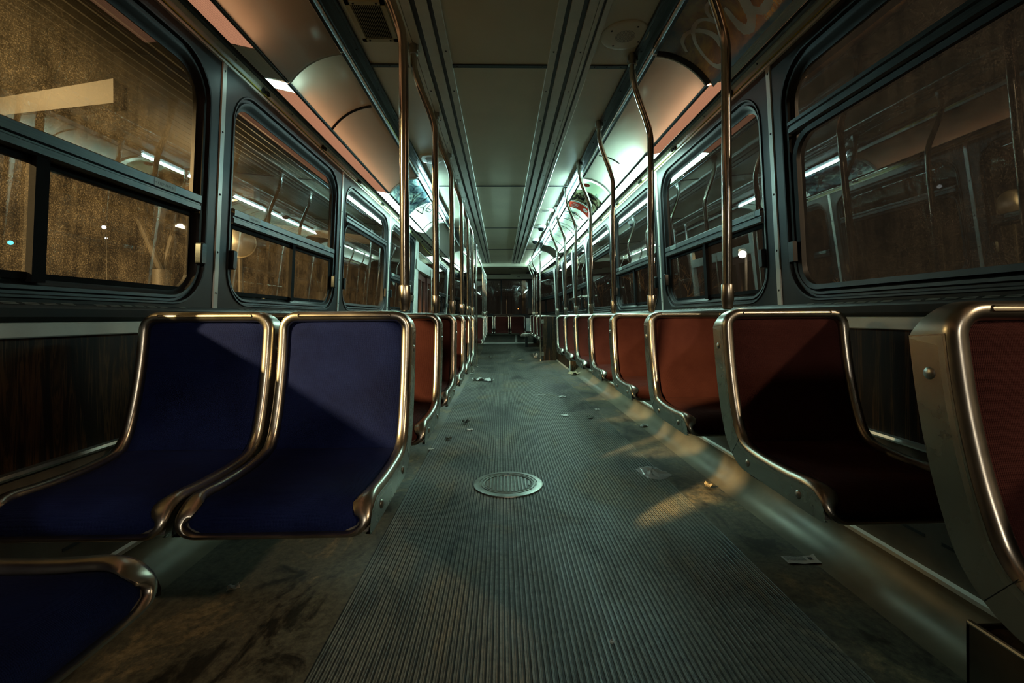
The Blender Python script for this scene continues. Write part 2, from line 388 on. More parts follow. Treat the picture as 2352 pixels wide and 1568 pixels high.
# window strips, rails, cords
ZT = 1.905
def window_wall(sd, ya, yb, idx, kind='slider', stickers=(), has_glass='glass_left'):
    """one bay: wall panel with a rounded opening, rubber frame, panes, rail"""
    nm = SD[sd]
    mg = 0.075 if yb-ya > 1.0 else 0.05
    wt = struct(bpy.data.objects.new('window_%d' % idx, None)); C.objects.link(wt)
    n = 8
    A = rrect(ya+mg, yb-mg, 0.900, 1.862, 0.165, n)
    def loop(m1, zb, zt, r, d):
        return [body_pt(sd, u, v_, d) for u, v_ in rrect(ya+m1, yb-m1, zb, zt, r, n)]
    # wall ring
    A3 = [body_pt(sd, u, v_) for u, v_ in A]
    outer = []
    cyy, cz = (ya+yb)/2, 1.38; hy, hz = (yb-ya)/2, None
    for (u, v_) in A:
        du, dv = u-cyy, v_-cz
        t = 1e9
        if abs(du) > 1e-6: t = min(t, hy/abs(du))
        if dv > 1e-6: t = min(t, (ZT-cz)/dv)
        if dv < -1e-6: t = min(t, (0.886-cz)/dv)
        outer.append((cyy+du*t, cz+dv*t))
    # snap the corner rays to the corners
    for cu, cv in ((ya, 0.886), (yb, 0.886), (ya, ZT), (yb, ZT)):
        j = min(range(len(outer)), key=lambda q: (outer[q][0]-cu)**2+(outer[q][1]-cv)**2); outer[j] = (cu, cv)
    O3 = [body_pt(sd, u, v_) for u, v_ in outer]
    mb = MB(); mb.grid([O3, A3, loop(mg+0.004, 0.904, 1.858, 0.163, 0.012)], closed_u=True)
    mb.build('wall_panel', 'panel_grey', wt, 60)
    # rubber frame
    mb = MB()
    mb.grid([loop(mg-0.004, 0.896, 1.866, 0.168, 0.0), loop(mg-0.001, 0.899, 1.863, 0.166, -0.005), loop(mg+0.005, 0.905, 1.857, 0.162, -0.004),
             loop(mg+0.009, 0.909, 1.853, 0.158, 0.010), loop(mg+0.016, 0.917, 1.842, 0.152, 0.012), loop(mg+0.019, 0.921, 1.838, 0.148, 0.004), loop(mg+0.028, 0.931, 1.826, 0.138, 0.006),
             loop(mg+0.032, 0.936, 1.818, 0.132, 0.020), loop(mg+0.045, 0.948, 1.800, 0.115, 0.026), loop(mg+0.045, 0.948, 1.800, 0.115, 0.040)], closed_u=True)
    mb.build('rubber_frame', 'rubber', wt, 60)
    g0, g1 = ya+mg+0.040, yb-mg-0.040
    zt0, zt1 = (1.262, 1.330) if kind == 'slider' else (1.570, 1.625)
    mid = (g0+g1)/2
    mb = MB()
    prof = [(0.034, zt0), (0.006, zt0), (-0.002, zt0+0.006), (-0.002, zt0+0.024), (0.003, zt0+0.027), (0.003, zt0+0.032), (-0.004, zt0+0.036), (-0.004, zt1-0.006), (0.006, zt1), (0.034, zt1)]
    mb.grid([[body_pt(sd, y, z, d) for d, z in prof] for y in (g0-0.004, g1+0.004)])
    tb = mb.build('transom', 'dark_metal', wt, 30)
    # panes
    up = rrect(g0, g1, zt1-0.01, 1.806, 0.11, n)
    mb = MB(); mb.add([body_pt(sd, max(g0, min(g1, u)), v_, 0.028) for u, v_ in [(g0, zt1-0.01), (g1, zt1-0.01)] + up[n+1:3*n+3]], [tuple(range(2+2*(n+1)))])
    mb.build('upper_pane', has_glass, wt)
    if kind == 'slider':
        fr = MB()
        for (a, b_, d) in ((g0, mid+0.01, 0.016), (mid-0.01, g1, 0.026)):
            for bx in ((a, 0.948, b_, 0.965), (a, zt0-0.018, b_, zt0+0.002)):
                fr.add([body_pt(sd, y, z, dd) for y in (bx[0], bx[2]) for z in (bx[1], bx[3]) for dd in (d, d+0.012)], [(0, 1, 3, 2), (4, 6, 7, 5), (0, 4, 5, 1), (2, 3, 7, 6), (0, 2, 6, 4), (1, 5, 7, 3)])
            for q in (a, b_-0.018):
                fr.add([body_pt(sd, y, z, dd) for y in (q, q+0.018) for z in (0.948, zt0) for dd in (d, d+0.012)], [(0, 1, 3, 2), (4, 6, 7, 5), (0, 4, 5, 1), (2, 3, 7, 6), (0, 2, 6, 4), (1, 5, 7, 3)])
        fr.build('sash', 'sash_black', wt, 30)
        mb = MB(); mb.add([body_pt(sd, y, z, dd) for y in (mid-0.018, mid+0.018) for z in (0.940, zt0) for dd in (0.004, 0.0212)], [(0, 1, 3, 2), (4, 6, 7, 5), (0, 4, 5, 1), (2, 3, 7, 6), (0, 2, 6, 4), (1, 5, 7, 3)])
        mb.build('mullion', 'sash_black', wt, 30)
        lo = rrect(g0, g1, 0.942, zt0+0.01, 0.11, n)
        half1 = [q for q in lo if q[0] <= mid]; 
        for (a, b_, d, corner) in ((g0, mid, 0.022, 0), (mid, g1, 0.030, 1)):
            cr = 0.09; pts = [(a, zt0+0.01)]
            if corner == 0:
                pts += [(a+cr-cr*math.cos(k*PI/2/8), 0.942+cr-cr*math.sin(k*PI/2/8)) for k in range(9)] + [(b_, 0.942)]
            else:
                pts += [(a, 0.942)] + [(b_-cr+cr*math.sin(k*PI/2/8), 0.942+cr-cr*math.cos(k*PI/2/8)) for k in range(9)]
            pts += [(b_, zt0+0.01)]
            mb = MB(); mb.add([body_pt(sd, u, v_, d) for u, v_ in pts], [tuple(range(len(pts)))]); mb.build('sliding_pane', has_glass, wt)
        for q, mt in ((g0-0.028, 'black_paint'), (g1-0.006, 'brushed_steel' if sd < 0 else 'black_paint')):
            mb = MB()
            pr = rrect(q, q+0.034, 1.058, 1.142, 0.008, 4)
            mb.grid([[body_pt(sd, u, v_, 0.006) for u, v_ in pr], [body_pt(sd, u, v_, -0.014) for u, v_ in pr], [body_pt(sd, q+0.017+(u-q-0.017)*0.75, 1.10+(v_-1.10)*0.92, -0.019) for u, v_ in pr]], closed_u=True)
            mb.f.append(tuple(range(len(mb.v)-len(pr), len(mb.v)))); mb.mi.append(0)
            mb.build('latch', 'black_paint' if mt == 'black_paint' else 'dark_metal', wt, 40)
    else:
        mb = MB(); pts = [(g0, zt0+0.01)]; cr = 0.11
        pts += [(g0+cr-cr*math.cos(k*PI/2/8), 0.942+cr-cr*math.sin(k*PI/2/8)) for k in range(9)]
        pts += [(g1-cr+cr*math.sin(k*PI/2/8), 0.942+cr-cr*math.cos(k*PI/2/8)) for k in range(9)] + [(g1, zt0+0.01)]
        mb.add([body_pt(sd, u, v_, 0.028) for u, v_ in pts], [tuple(range(len(pts)))]); mb.build('lower_pane', has_glass, wt)
        # inner bead of the big pane
        mb = MB(); l1 = rrect(g0, g1, 0.942, zt0-0.004, 0.10, n); l2 = rrect(g0+0.018, g1-0.018, 0.960, zt0-0.022, 0.085, n)
        mb.grid([[body_pt(sd, u, v_, 0.026) for u, v_ in l1], [body_pt(sd, u, v_, 0.008) for u, v_ in l1], [body_pt(sd, u, v_, 0.012) for u, v_ in l2], [body_pt(sd, u, v_, 0.027) for u, v_ in l2]], closed_u=True)
        mb.build('sash', 'rubber', wt, 50)
        for q in (g0-0.028, g1-0.006):
            mb = MB(); mb.add([body_pt(sd, y, z, dd) for y in (q, q+0.03) for z in (1.06, 1.14) for dd in (-0.014, 0.006)], [(0, 1, 3, 2), (4, 6, 7, 5), (0, 4, 5, 1), (2, 3, 7, 6), (0, 2, 6, 4), (1, 5, 7, 3)])
            mb.build('latch', 'black_paint', wt, 40)
    for ys_ in stickers:
        mb = MB(); zc = zt0+0.049
        mb.grid([[body_pt(sd, ys_-0.05, zc-0.014, -0.0046), body_pt(sd, ys_+0.05, zc-0.014, -0.0046)], [body_pt(sd, ys_-0.05, zc+0.014, -0.0046), body_pt(sd, ys_+0.05, zc+0.014, -0.0046)]])
        mb.build('sticker', 'sticker', wt)
        mb = MB(); text_on(mb, '< KEEP ARM IN', 0.0135, lambda x, y: body_pt(sd, ys_-sd*(x-0.047) if sd > 0 else ys_+x-0.047, zc-0.006+y, -0.0052))
        so = mb.build('sticker_text', 'sticker_ink', wt)
    # grille under the window on the sill
    gr = MB()
    nslot = int((yb-ya-0.30)/0.05)
    for k in range(nslot):
        y = ya+0.17+k*0.05
        if k % 7 == 6: continue
        for j in range(2):
            gr.add([(sd*(x-taper(y)), yy, z) for yy in (y, y+0.036) for x, z in ((1.1848+0.0062*j-0.0008, 0.8818+0.0033*j), (1.1885+0.0062*j-0.0008, 0.8838+0.0033*j))], [(0, 1, 3, 2)])
    if gr.v: gr.build('sill_grille', 'slat_metal', wt)
    return wt
def post_strip(sd, y, idx, w_=0.015):
    mb = MB(); mb.grid([[body_pt(sd, y+u, z, -d) for u, d in ((-w_, 0), (-w_+0.002, 0.005), (w_-0.002, 0.005), (w_, 0))] for z in (0.886, ZT)])
    o = struct(mb.build('trim_post_%s_%d' % (SD[sd], idx), 'aluminium_paint', angle=20))
    s = MB()
    for z in (0.95, 1.12, 1.36, 1.62, 1.875):
        p3 = body_pt(sd, y, z, -0.005); s.lathe([(0.0001, -sd*0.003), (0.0035, -sd*0.002), (0.005, 0)], p3, 10, 'x')
    s.build('screws', 'dark_metal', o)
wi = 1
kinds_l = ['slider', 'slider', 'slider', 'big', 'slider']; kinds_r = ['big', 'big', 'slider', 'slider', 'big']
st_l = {1: (1.62,), 2: (2.20, 3.10), 0: (), 3: (), 4: (4.98,)}; st_r = {2: (2.13, 3.08), 3: (3.55, 4.45)}
for k in range(5):
    if k: window_wall(-1, SEG[k], SEG[k+1], wi, kinds_l[k], st_l.get(k, ()), 'glass_left')
    wi += 1
    window_wall(1, SEG[k], SEG[k+1], wi, kinds_r[k], st_r.get(k, ()), 'glass_right'); wi += 1
for (a, b_) in ((6.19, 7.40), (7.40, 8.62), (8.62, YT)): window_wall(1, a, b_, wi, 'slider', (), 'glass_right'); wi += 1
window_wall(-1, 8.42, YT, wi, 'slider', (), 'glass_left'); wi += 1
for sd in (-1, 1): window_wall(sd, YT, 12.2, wi, 'slider', (), 'glass_rear'); wi += 1
for k, y in enumerate(SEG): 
    for sd in (-1, 1): post_strip(sd, y, k+1)
for k, y in enumerate((7.40, 8.62, YT-0.03, YT+0.05, 12.15)): post_strip(1, y, k+7)
for k, y in enumerate((8.42, YT-0.03, YT+0.05, 12.15)): post_strip(-1, y, k+7)
# centre door on the left: folding leaves with red-brown edges
d = struct(bpy.data.objects.new('door_1', None)); C.objects.link(d)
mb = MB()
for (a, b_) in ((6.20, 6.34), (8.30, 8.42)):
    mb.add([body_pt(-1, y, z, dd) for y in (a, b_) for z in (0.0, ZT) for dd in (-0.01, 0.05)], [(0, 1, 3, 2), (4, 6, 7, 5), (0, 4, 5, 1), (2, 3, 7, 6), (0, 2, 6, 4), (1, 5, 7, 3)])
mb.add([body_pt(-1, y, z, dd) for y in (6.20, 8.42) for z in (1.50, 1.64) for dd in (-0.03, 0.05)], [(0, 1, 3, 2), (4, 6, 7, 5), (0, 4, 5, 1), (2, 3, 7, 6), (0, 2, 6, 4), (1, 5, 7, 3)])
mb.build('door_frame', 'aluminium_paint', d, 30)
for k in range(4):
    a = 6.36+k*0.485; q = 0.025 if k % 2 else -0.0
    mb = MB()
    for (u0, u1, z0, z1) in ((a, a+0.06, 0.02, 1.50), (a+0.41, a+0.47, 0.02, 1.50), (a+0.06, a+0.41, 0.02, 0.35), (a+0.06, a+0.41, 1.40, 1.50)):
        mb.add([(-(1.19+q+dd), y, z) for y in (u0, u1) for z in (z0, z1) for dd in (0, 0.03)], [(0, 1, 3, 2), (4, 6, 7, 5), (0, 4, 5, 1), (2, 3, 7, 6), (0, 2, 6, 4), (1, 5, 7, 3)])
    lf = mb.build('door_leaf', 'door_red', d, 30)
    mb = MB(); mb.grid([[(-(1.205+q), a+0.05, 0.34), (-(1.205+q), a+0.42, 0.34)], [(-(1.205+q), a+0.05, 1.41), (-(1.205+q), a+0.42, 1.41)]]); mb.build('door_pane', 'glass_left', lf)
mb = MB(); mb.grid([[(-1.17, 6.3, 1.64), (-1.17, 8.4, 1.64)], [(-1.16, 6.3, 1.80), (-1.16, 8.4, 1.80)], [(-1.15, 6.3, ZT), (-1.15, 8.4, ZT)]]); mb.build('door_header_glass', 'glass_left', d)
mb = MB(); mb.tube([(-1.12, 7.3, 0.95), (-1.12, 7.3, 1.60)], 0.012); mb.build('door_handrail', 'steel', d)

# top rail with the bell cord
def cordz(y): return 1.918
for sd in (-1, 1):
    ro = side_strip(sd, [(1.149, 1.904), (1.141, 1.906), (1.139, 1.912), (1.128, 1.935), (1.118, 1.944), (1.112, 1.945)], Y0, Y1, 'trim_top_rail_'+SD[sd], 'aluminium_paint', angle=20)
    side_strip(sd, [(1.112, 1.945), (1.10, 1.950), (1.09, 1.962), (1.068, 1.955), (1.062, 1.927)], Y0, Y1, 'trim_recess_'+SD[sd], 'black_paint', angle=20)
    sc = MB()
    for k in range(18):
        y = 0.4+k*0.52
        if y < YT: sc.lathe([(0.0001, -sd*0.003), (0.0035, -sd*0.002), (0.005, 0.001)], (sd*1.1215, y, 1.9405), 10, 'x')
    sc.build('screws', 'dark_metal', ro)
    cordp = []
    brk = [0.75+0.72*k for k in range(13)]
    y = Y0
    while y < 12.2:
        sag = 0.0
        if sd < 0 and 6.15 < y < 8.1: sag = 0.06*math.sin((y-6.15)/1.95*PI)
        cordp.append((sd*(1.132-taper(y)), y, 1.917-sag)); y += 0.06 if 6 < y < 8.2 else 0.24
    cd = tag(MB().tube(cordp, 0.0028, 6).build('bell_cord', 'yellow_cord'), 'yellow bell cord running along the top rail above the %s windows' % SD[sd], 'cord')
    for k, y in enumerate(brk):
        if y > YT: break
        mb = MB(); x = 1.128
        pr = [(0.022*math.cos(a), 0.016*math.sin(a)) for a in [PI*q/8 for q in range(9)]]
        mb.box(sd*(x-0.006), y-0.006, 1.915, sd*(x+0.004), y+0.010, 1.945)
        mb.grid([[(sd*(x-0.012), y+0.010+u*0.9+0.02, 1.920+v_) for u, v_ in pr], [(sd*(x+0.004), y+0.010+u*0.9+0.02, 1.920+v_) for u, v_ in pr]])
        mb.add([(sd*(x-0.012), y+0.010+u*0.9+0.02, 1.920+v_) for u, v_ in pr], [tuple(range(9))])
        o = mb.build('cord_bracket', ['bracket_black'], cd, 30)

# ------------------------------------------------------------------ ceiling
ZC = EYE+1.24
YC = 10.5
mb = MB(); mb.box(-1.15, Y0, ZC, 1.15, Y1+0.1, ZC+0.03); struct(mb.build('ceiling', 'ceiling_paint'))
for sd in (-1, 1):
    # ribbed aluminium tracks with black slots
    pr = [(0.232, 0), (0.234, -0.008), (0.266, -0.009), (0.2665, -0.001), (0.284, -0.001), (0.2845, -0.010), (0.331, -0.010), (0.3315, -0.001), (0.353, -0.001), (0.3535, -0.010),
          (0.388, -0.010), (0.389, -0.006), (0.391, -0.006), (0.392, -0.010), (0.408, -0.010), (0.4085, -0.0011), (0.420, -0.0011), (0.4205, -0.012), (0.440, -0.013), (0.446, -0.002), (0.448, 0)]
    mb = MB(); rows = [[(sd*x, y, ZC+z) for x, z in pr] for y in (Y0, YC)]; mb.grid(rows)
    mb.mi = [1 if pr[i][1] in (-0.001, -0.0011) and pr[i+1][1] == pr[i][1] else 0 for i in range(len(pr)-1)]
    ro = struct(mb.build('trim_ceiling_track_'+SD[sd], ['ceiling_track', 'black_paint'] if 'ceiling_track' in MATS else ['aluminium_paint', 'black_paint'], angle=20))
    sc = MB()
    for k in range(26):
        y = 1.0+k*0.37
        for x in (0.25, 0.375): sc.lathe([(0.0001, -0.004), (0.0035, -0.003), (0.005, 0)], (sd*x, y, ZC-0.0095), 8)
    sc.build('screws', 'dark_metal', ro)
    pr = [(0.630, 0), (0.632, -0.012), (0.642, -0.013), (0.648, -0.005), (0.672, -0.005), (0.680, -0.009), (0.692, -0.012), (0.699, -0.011)]
    mb = MB(); mb.grid([[(sd*x, y, ZC+z) for x, z in pr] for y in (Y0, YC)]); 
    ro = struct(mb.build('trim_ceiling_edge_'+SD[sd], 'dark_metal', angle=20))
    sc = MB()
    for k in range(26): sc.lathe([(0.0001, -0.004), (0.0035, -0.003), (0.005, 0)], (sd*0.660, 1.0+k*0.37, ZC-0.006), 8)
    sc.build('screws', 'black_paint', ro)
for k, y in enumerate((0.21, 2.245, 4.30, 6.32, 8.32)):
    mb = MB()
    for (a, b_) in ((-0.632, -0.446), (-0.234, 0.234), (0.446, 0.632)):
        mb.grid([[(a, yy, ZC+z), (b_, yy, ZC+z)] for yy, z in ((y-0.014, -0.001), (y-0.012, -0.006), (y+0.012, -0.006), (y+0.014, -0.001))])
    o = struct(mb.build('trim_ceiling_seam_%d' % (k+1), 'dark_metal', angle=20))
    sc = MB()
    for x in (-0.60, -0.54, -0.47, -0.21, 0.21, 0.47, 0.53, 0.60): sc.lathe([(0.0001, -0.003), (0.004, -0.002), (0.005, 0)], (x, y, ZC-0.006), 8)
    sc.build('screws', 'black_paint', o)

# cove: lamp boxes, lenses and curved sheets ---------------------------------
ACX, ACZ, AR, AA0, AA1 = 0.69986, 1.73688, 0.30555, 0.59445, 1.51796
def arc(sd, s, y, off=0.0):
    a = AA0+(AA1-AA0)*s; r_ = AR-off
    return (sd*(ACX+r_*math.cos(a)-taper(y)), y, ACZ+r_*math.sin(a))
def arc_patch(sd, ya, yb, s0, s1, off=0.0, n=14):
    mb = MB(); mb.grid([[arc(sd, s0+(s1-s0)*k/n, y, off) for k in range(n+1)] for y in (ya, yb)]); return mb
def arc_rib(sd, y, s0, s1, r=0.006, off=0.004, n=16):
    return MB().tube([arc(sd, s0+(s1-s0)*k/n, y, off) for k in range(n+1)], r, 8)
def light_box(sd, ya, yb, state, label, channel=True):
    """state: lit / off / list of (y0,y1,lens material)"""
    t = thing('cove_light', label, 'light', (0, 0, 0))
    # housing: back and end walls
    hp = [(1.062, 1.927), (1.080, 1.96), (1.085, 2.07), (0.708, 2.075), (0.704, 2.070)]
    mb = MB(); mb.grid([[(sd*(x-taper(y)), y, z) for x, z in hp] for y in (ya+0.003, yb-0.003)])
    for y in (ya+0.003, yb-0.003):
        pts = [(sd*(x-taper(y)), y, z) for x, z in hp]+[arc(sd, s, y, -0.003) for s in [1-k/10 for k in range(11)]]
        mb.add(pts, [tuple(range(len(pts)))])
    mb.build('housing', 'plastic_white', t)
    segs = [(ya, yb, {'lit': 'lens_lit', 'off': 'aluminium_paint', 'peach': 'lens_peach', 'dim': 'aluminium_paint', 'rear': 'lens_rear'}[state])] if isinstance(state, str) else state
    for (a, b_, mt) in segs:
        mb = MB(); nrib = 14
        row = []
        for k in range(nrib+1):
            x = 0.962+(1.060-0.962)*k/nrib; zz = 1.9055+0.0215*k/nrib; row.append((x, zz))
            if k < nrib: row.append((x+0.0035, zz-0.0012))
        mb.grid([[(sd*(x-taper(y)), y, z) for x, z in row] for y in (a+0.004, b_-0.004)]); mb.mi = [1-(k % 2) for k in range(len(mb.f))]; mb.build('lower_lens', [mt, 'lens_peach_groove'] if mt == 'lens_peach' else mt, t, 20)
        mt2 = {'lens_rear': 'lens_rear', 'lens_stub': 'aluminium_paint', 'lens_lit': 'upper_lit' if b_-a > 1.0 else 'aluminium_paint', 'aluminium_paint': 'aluminium_paint', 'lens_peach': 'aluminium_paint'}[mt]
        mb = MB(); mb.grid([[(sd*(x-taper(y)), y, z) for x, z in ((0.708, 2.070), (0.700, 2.057), (0.7005, 2.042))] for y in (a+0.004, b_-0.004)]); mb.build('upper_lens', mt2, t)
        if mt in ('lens_lit', 'lens_stub', 'lens_rear'):
            mb = MB(); mb.tube([(sd*(0.965-taper(y)), y, 1.965) for y in (a+0.04, b_-0.04)], 0.016, 10); mb.build('lamp_tube', 'tube_bare' if b_-a < 1.0 else 'tube_lit', t)
        elif mt == 'lens_peach' or state == 'dim':
            mb = MB(); mb.tube([(sd*0.990, y, 1.945) for y in (a+0.04, b_-0.04)], 0.012, 10); mb.build('lamp_tube', 'tube_peach', t)
    mb = MB(); mb.grid([[(sd*(x-taper(y)), y, z) for x, z in ((0.7003, 2.043), (0.703, 2.039), (0.7175, 2.0385), (0.7175, 2.044))] for y in (ya, yb)]); mb.build('upper_lip', 'dark_metal', t, 30)
    # metal lip between lens and sheet
    mb = MB()
    if channel: mb.grid([[(sd*(x-taper(y)), y, z) for x, z in ((0.964, 1.905), (0.961, 1.8985), (0.950, 1.900), (0.946, 1.906), (0.951, 1.913))] for y in (ya, yb)])
    if channel: mb.build('sheet_channel', 'dark_metal', t, 30)
    # end ribs
    for y in (ya+0.006, yb-0.006): arc_rib(sd, y, 0, 1.0, 0.007, 0.003).build('end_rib', 'aluminium_paint', t)
    return t
def sheet(sd, ya, yb, mt, name, label, cat, s0=0.0, s1=1.0, off=0.0015):
    return tag(arc_patch(sd, ya, yb, s0, s1, off).build(name, mt), label, cat)
# left side
light_box(-1, Y0, 2.066, [(Y0, 1.82, 'lens_peach'), (1.82, 2.066, 'aluminium_paint')], 'unlit light box nearest the camera above the left windows')
sheet(-1, Y0, 2.066, 'sheet_plain', 'cove_panel', 'blank curved brown panel above the nearest left window, top left of the photo', 'panel', off=0.012)
light_box(-1, 2.072, 3.912, [(2.072, 2.17, 'lens_stub'), (2.17, 3.912, 'lens_peach')], 'light box with a dim peach glow over the second left window')
sheet(-1, 2.072, 3.912, 'sheet_plain', 'cove_panel', 'blank curved panel with a dark rib and a teal glow at its near end, left side', 'panel')
tag(arc_rib(-1, 2.585, 0.0, 0.96, 0.007, 0.006).build('divider_rib', 'black_paint'), 'black curved divider rib across the peach panel on the left', 'rib')
light_box(-1, 3.918, 5.735, 'lit', 'bright white light box behind the sky poster on the left')
light_box(-1, 5.741, 8.20, 'off', 'unlit light box above the centre door on the left')
sheet(-1, 5.741, 8.20, 'sheet_plain', 'cove_panel', 'dark blank curved panel above the centre door on the left', 'panel')
light_box(-1, 8.206, 10.9, 'rear', 'bright light box near the rear on the left side')
sheet(-1, 8.206, 10.9, 'sheet_white', 'cove_panel', 'glowing white curved panel near the rear on the left side', 'panel')
# right side
light_box(1, Y0, 2.066, 'dim', 'unlit light box nearest the camera above the right windows', False)
light_box(1, 2.072, 3.912, [(2.072, 3.00, 'lens_peach'), (3.00, 3.912, 'lens_lit')], 'light box half peach and half white over the second right window')
sheet(1, 2.072, 3.912, 'sheet_white', 'cove_panel', 'blank curved panel with a blazing white hot spot on the right side', 'panel')
tag(arc_rib(1, 3.36, 0.35, 0.95, 0.005, 0.005).build('divider_rib', 'black_paint'), 'short black curved rib over the white hot spot on the right', 'rib')
light_box(1, 3.918, 5.735, 'lit', 'bright white light box behind the red banded posters on the right')
light_box(1, 5.741, 7.55, 'lit', 'bright white light box behind the small print posters on the right')
light_box(1, 7.556, 8.20, 'off', 'short unlit light box before the rear lights on the right')
sheet(1, 7.556, 8.20, 'sheet_plain', 'cove_panel', 'short dark curved panel between two lit stretches on the right', 'panel')
light_box(1, 8.206, 10.9, 'rear', 'bright light box near the rear on the right side')
sheet(1, 8.206, 10.9, 'sheet_white', 'cove_panel', 'glowing white curved panel near the rear on the right side', 'panel')
for sd in (-1, 1):
    tag(arc_rib(sd, 8.9, 0, 1, 0.006, 0.004).build('divider_rib', 'black_paint'), 'black rib across the glowing rear panel on the %s' % SD[sd], 'rib')
# posters -------------------------------------------------------------------
def ribbon(sd, pts, wd, off=0.003):
    """brush stroke on the arc: pts (s, y, width factor)"""
    P = [Vector((q[0]*0.2822, q[1])) for q in pts]
    # smooth
    Q = []; W = []
    for i in range(len(P)-1):
        p0 = P[max(i-1, 0)]; p1 = P[i]; p2 = P[i+1]; p3 = P[min(i+2, len(P)-1)]
        for k in range(6):
            t = k/6; Q.append(0.5*((2*p1)+(-p0+p2)*t+(2*p0-5*p1+4*p2-p3)*t*t+(-p0+3*p1-3*p2+p3)*t**3)); W.append(pts[i][2]*(1-t)+pts[i+1][2]*t)
    Q.append(P[-1]); W.append(pts[-1][2]); a = []; b_ = []
    for i, q in enumerate(Q):
        t = (Q[min(i+1, len(Q)-1)]-Q[max(i-1, 0)]); t = t/max(t.length, 1e-9); nn = Vector((-t.y, t.x)); j = wd*W[i]*(1+random.uniform(-0.10, 0.10))/2
        u = q+nn*j; v_ = q-nn*j; a.append(arc(sd, u.x/0.2822, u.y, off)); b_.append(arc(sd, v_.x/0.2822, v_.y, off))
    return a, b_
t = thing('advertising_poster', 'dark brown and gold poster with pale brush script, top right of the photo', 'poster')
arc_patch(1, 0.55, 2.045, -0.11, 1.0, 0.002).build('poster_sheet', 'sheet_poster', t)
mb = MB()
strokes = [([(0.585, 1.998, .6), (0.721, 1.957, .8), (0.76, 1.908, 1), (0.701, 1.871, 1), (0.567, 1.847, 1.2), (0.401, 1.837, 1.4), (0.252, 1.846, 1.6), (0.123, 1.853, 2.0), (0.035, 1.875, 2.2), (0.0, 1.912, 1.6), (0.055, 1.946, 1.1), (0.177, 1.965, .9), (0.35, 1.960, .8), (0.523, 1.933, .8), (0.618, 1.901, .8), (0.700, 1.863, .8), (0.71, 1.813, .9), (0.63, 1.784, .9), (0.487, 1.775, .9), (0.331, 1.768, .7)], 0.020),
           ([(0.72, 1.690, .5), (0.72, 1.727, .8), (0.626, 1.760, .8), (0.444, 1.779, .8), (0.263, 1.798, .6)], 0.020),
           ([(0.509, 1.695, .6), (0.315, 1.715, 1.4), (0.141, 1.715, 2.0), (0.07, 1.690, 2.0), (0.12, 1.660, 2.0), (0.22, 1.640, 2.2), (0.36, 1.622, 2.0), (0.55, 1.600, 1.5)], 0.020),
           ([(0.253, 1.635, 1.2), (0.14, 1.615, 1.4), (0.092, 1.590, 1.8), (0.116, 1.555, 1.8), (0.25, 1.52, 1.6), (0.45, 1.49, 1.4)], 0.020)]
for pts, wd in strokes:
    a, b_ = ribbon(1, pts, wd); mb.grid([a, b_])
mb.build('brush_script', 'script_paint', t)
mb = MB(); text_on(mb, 'a mus', 0.052, lambda x, y: arc(1, -0.025+y/0.2822, 1.612-x, 0.0032)); mb.build('small_lettering', 'script_small', t)
mb = MB(); mb.grid([[arc(1, s, 2.066, 0.012) for s in [k/16*1.02-0.02 for k in range(17)]], [arc(1, s, 2.045, 0.006) for s in [k/16*1.02-0.02 for k in range(17)]], [arc(1, s, 2.040, 0.0) for s in [k/16*1.02-0.02 for k in range(17)]]])
mb.build('poster_edge', 'black_paint', t)
# left sky poster
t = thing('advertising_poster', 'cloudy sky poster with key and line drawings behind the left poles', 'poster')
arc_patch(-1, 3.93, 4.76, 0.0, 1.0, 0.002).build('poster_sky', 'sheet_sky', t)
arc_patch(-1, 4.76, 5.72, 0.0, 1.0, 0.002).build('poster_blank', 'sheet_white', t)
mb = MB()
for pts, wd in [([(0.10, 4.05, 1), (0.10, 4.10, 1)], .05), ([(0.30, 4.05, 1), (0.40, 4.10, 1), (0.3, 4.16, 1)], .012), ([(0.18, 4.04, 1), (0.24, 4.10, 1), (0.18, 4.16, 1)], .012)]:
    a, b_ = ribbon(-1, pts, wd*0.5); mb.grid([a, b_])
text_on(mb, 'I>K', 0.06, lambda x, y: arc(-1, 0.06+x/0.2822, 4.09-y, 0.003), 0.002)
mb.build('poster_lettering', 'white_ink', t)
mb = MB()
def seg(p0, p1, wd=0.012, n=6): 
    a, b_ = ribbon(-1, [(p0[0], p0[1], 1), ((p0[0]+p1[0])/2, (p0[1]+p1[1])/2, 1), (p1[0], p1[1], 1)], wd, 0.004); mb.grid([a, b_])
for q in [((.15, 4.62), (.55, 4.45)), ((.55, 4.45), (.95, 4.34)), ((.35, 4.52), (.60, 4.36)), ((.60, 4.36), (.78, 4.40)), ((.10, 4.78), (.45, 4.72)), ((.45, 4.72), (.92, 4.56)), ((.92, 4.56), (.75, 4.66)),
          ((.32, 4.78), (.42, 5.05)), ((.42, 5.05), (.62, 4.86)), ((.62, 4.86), (.95, 4.72)), ((.60, 5.00), (.95, 4.80)), ((.95, 4.80), (.90, 5.02)), ((.90, 5.02), (.70, 5.12)), ((.70, 5.12), (.60, 5.00)), ((.70, 4.92), (.80, 5.06)), ((.62, 4.86), (.50, 4.80))]: seg(*q)
mb.build('line_drawing', 'black_ink', t)
arc_rib(-1, 5.55, 0.0, 1, 0.005, 0.005).build('poster_rod', 'black_paint', t)
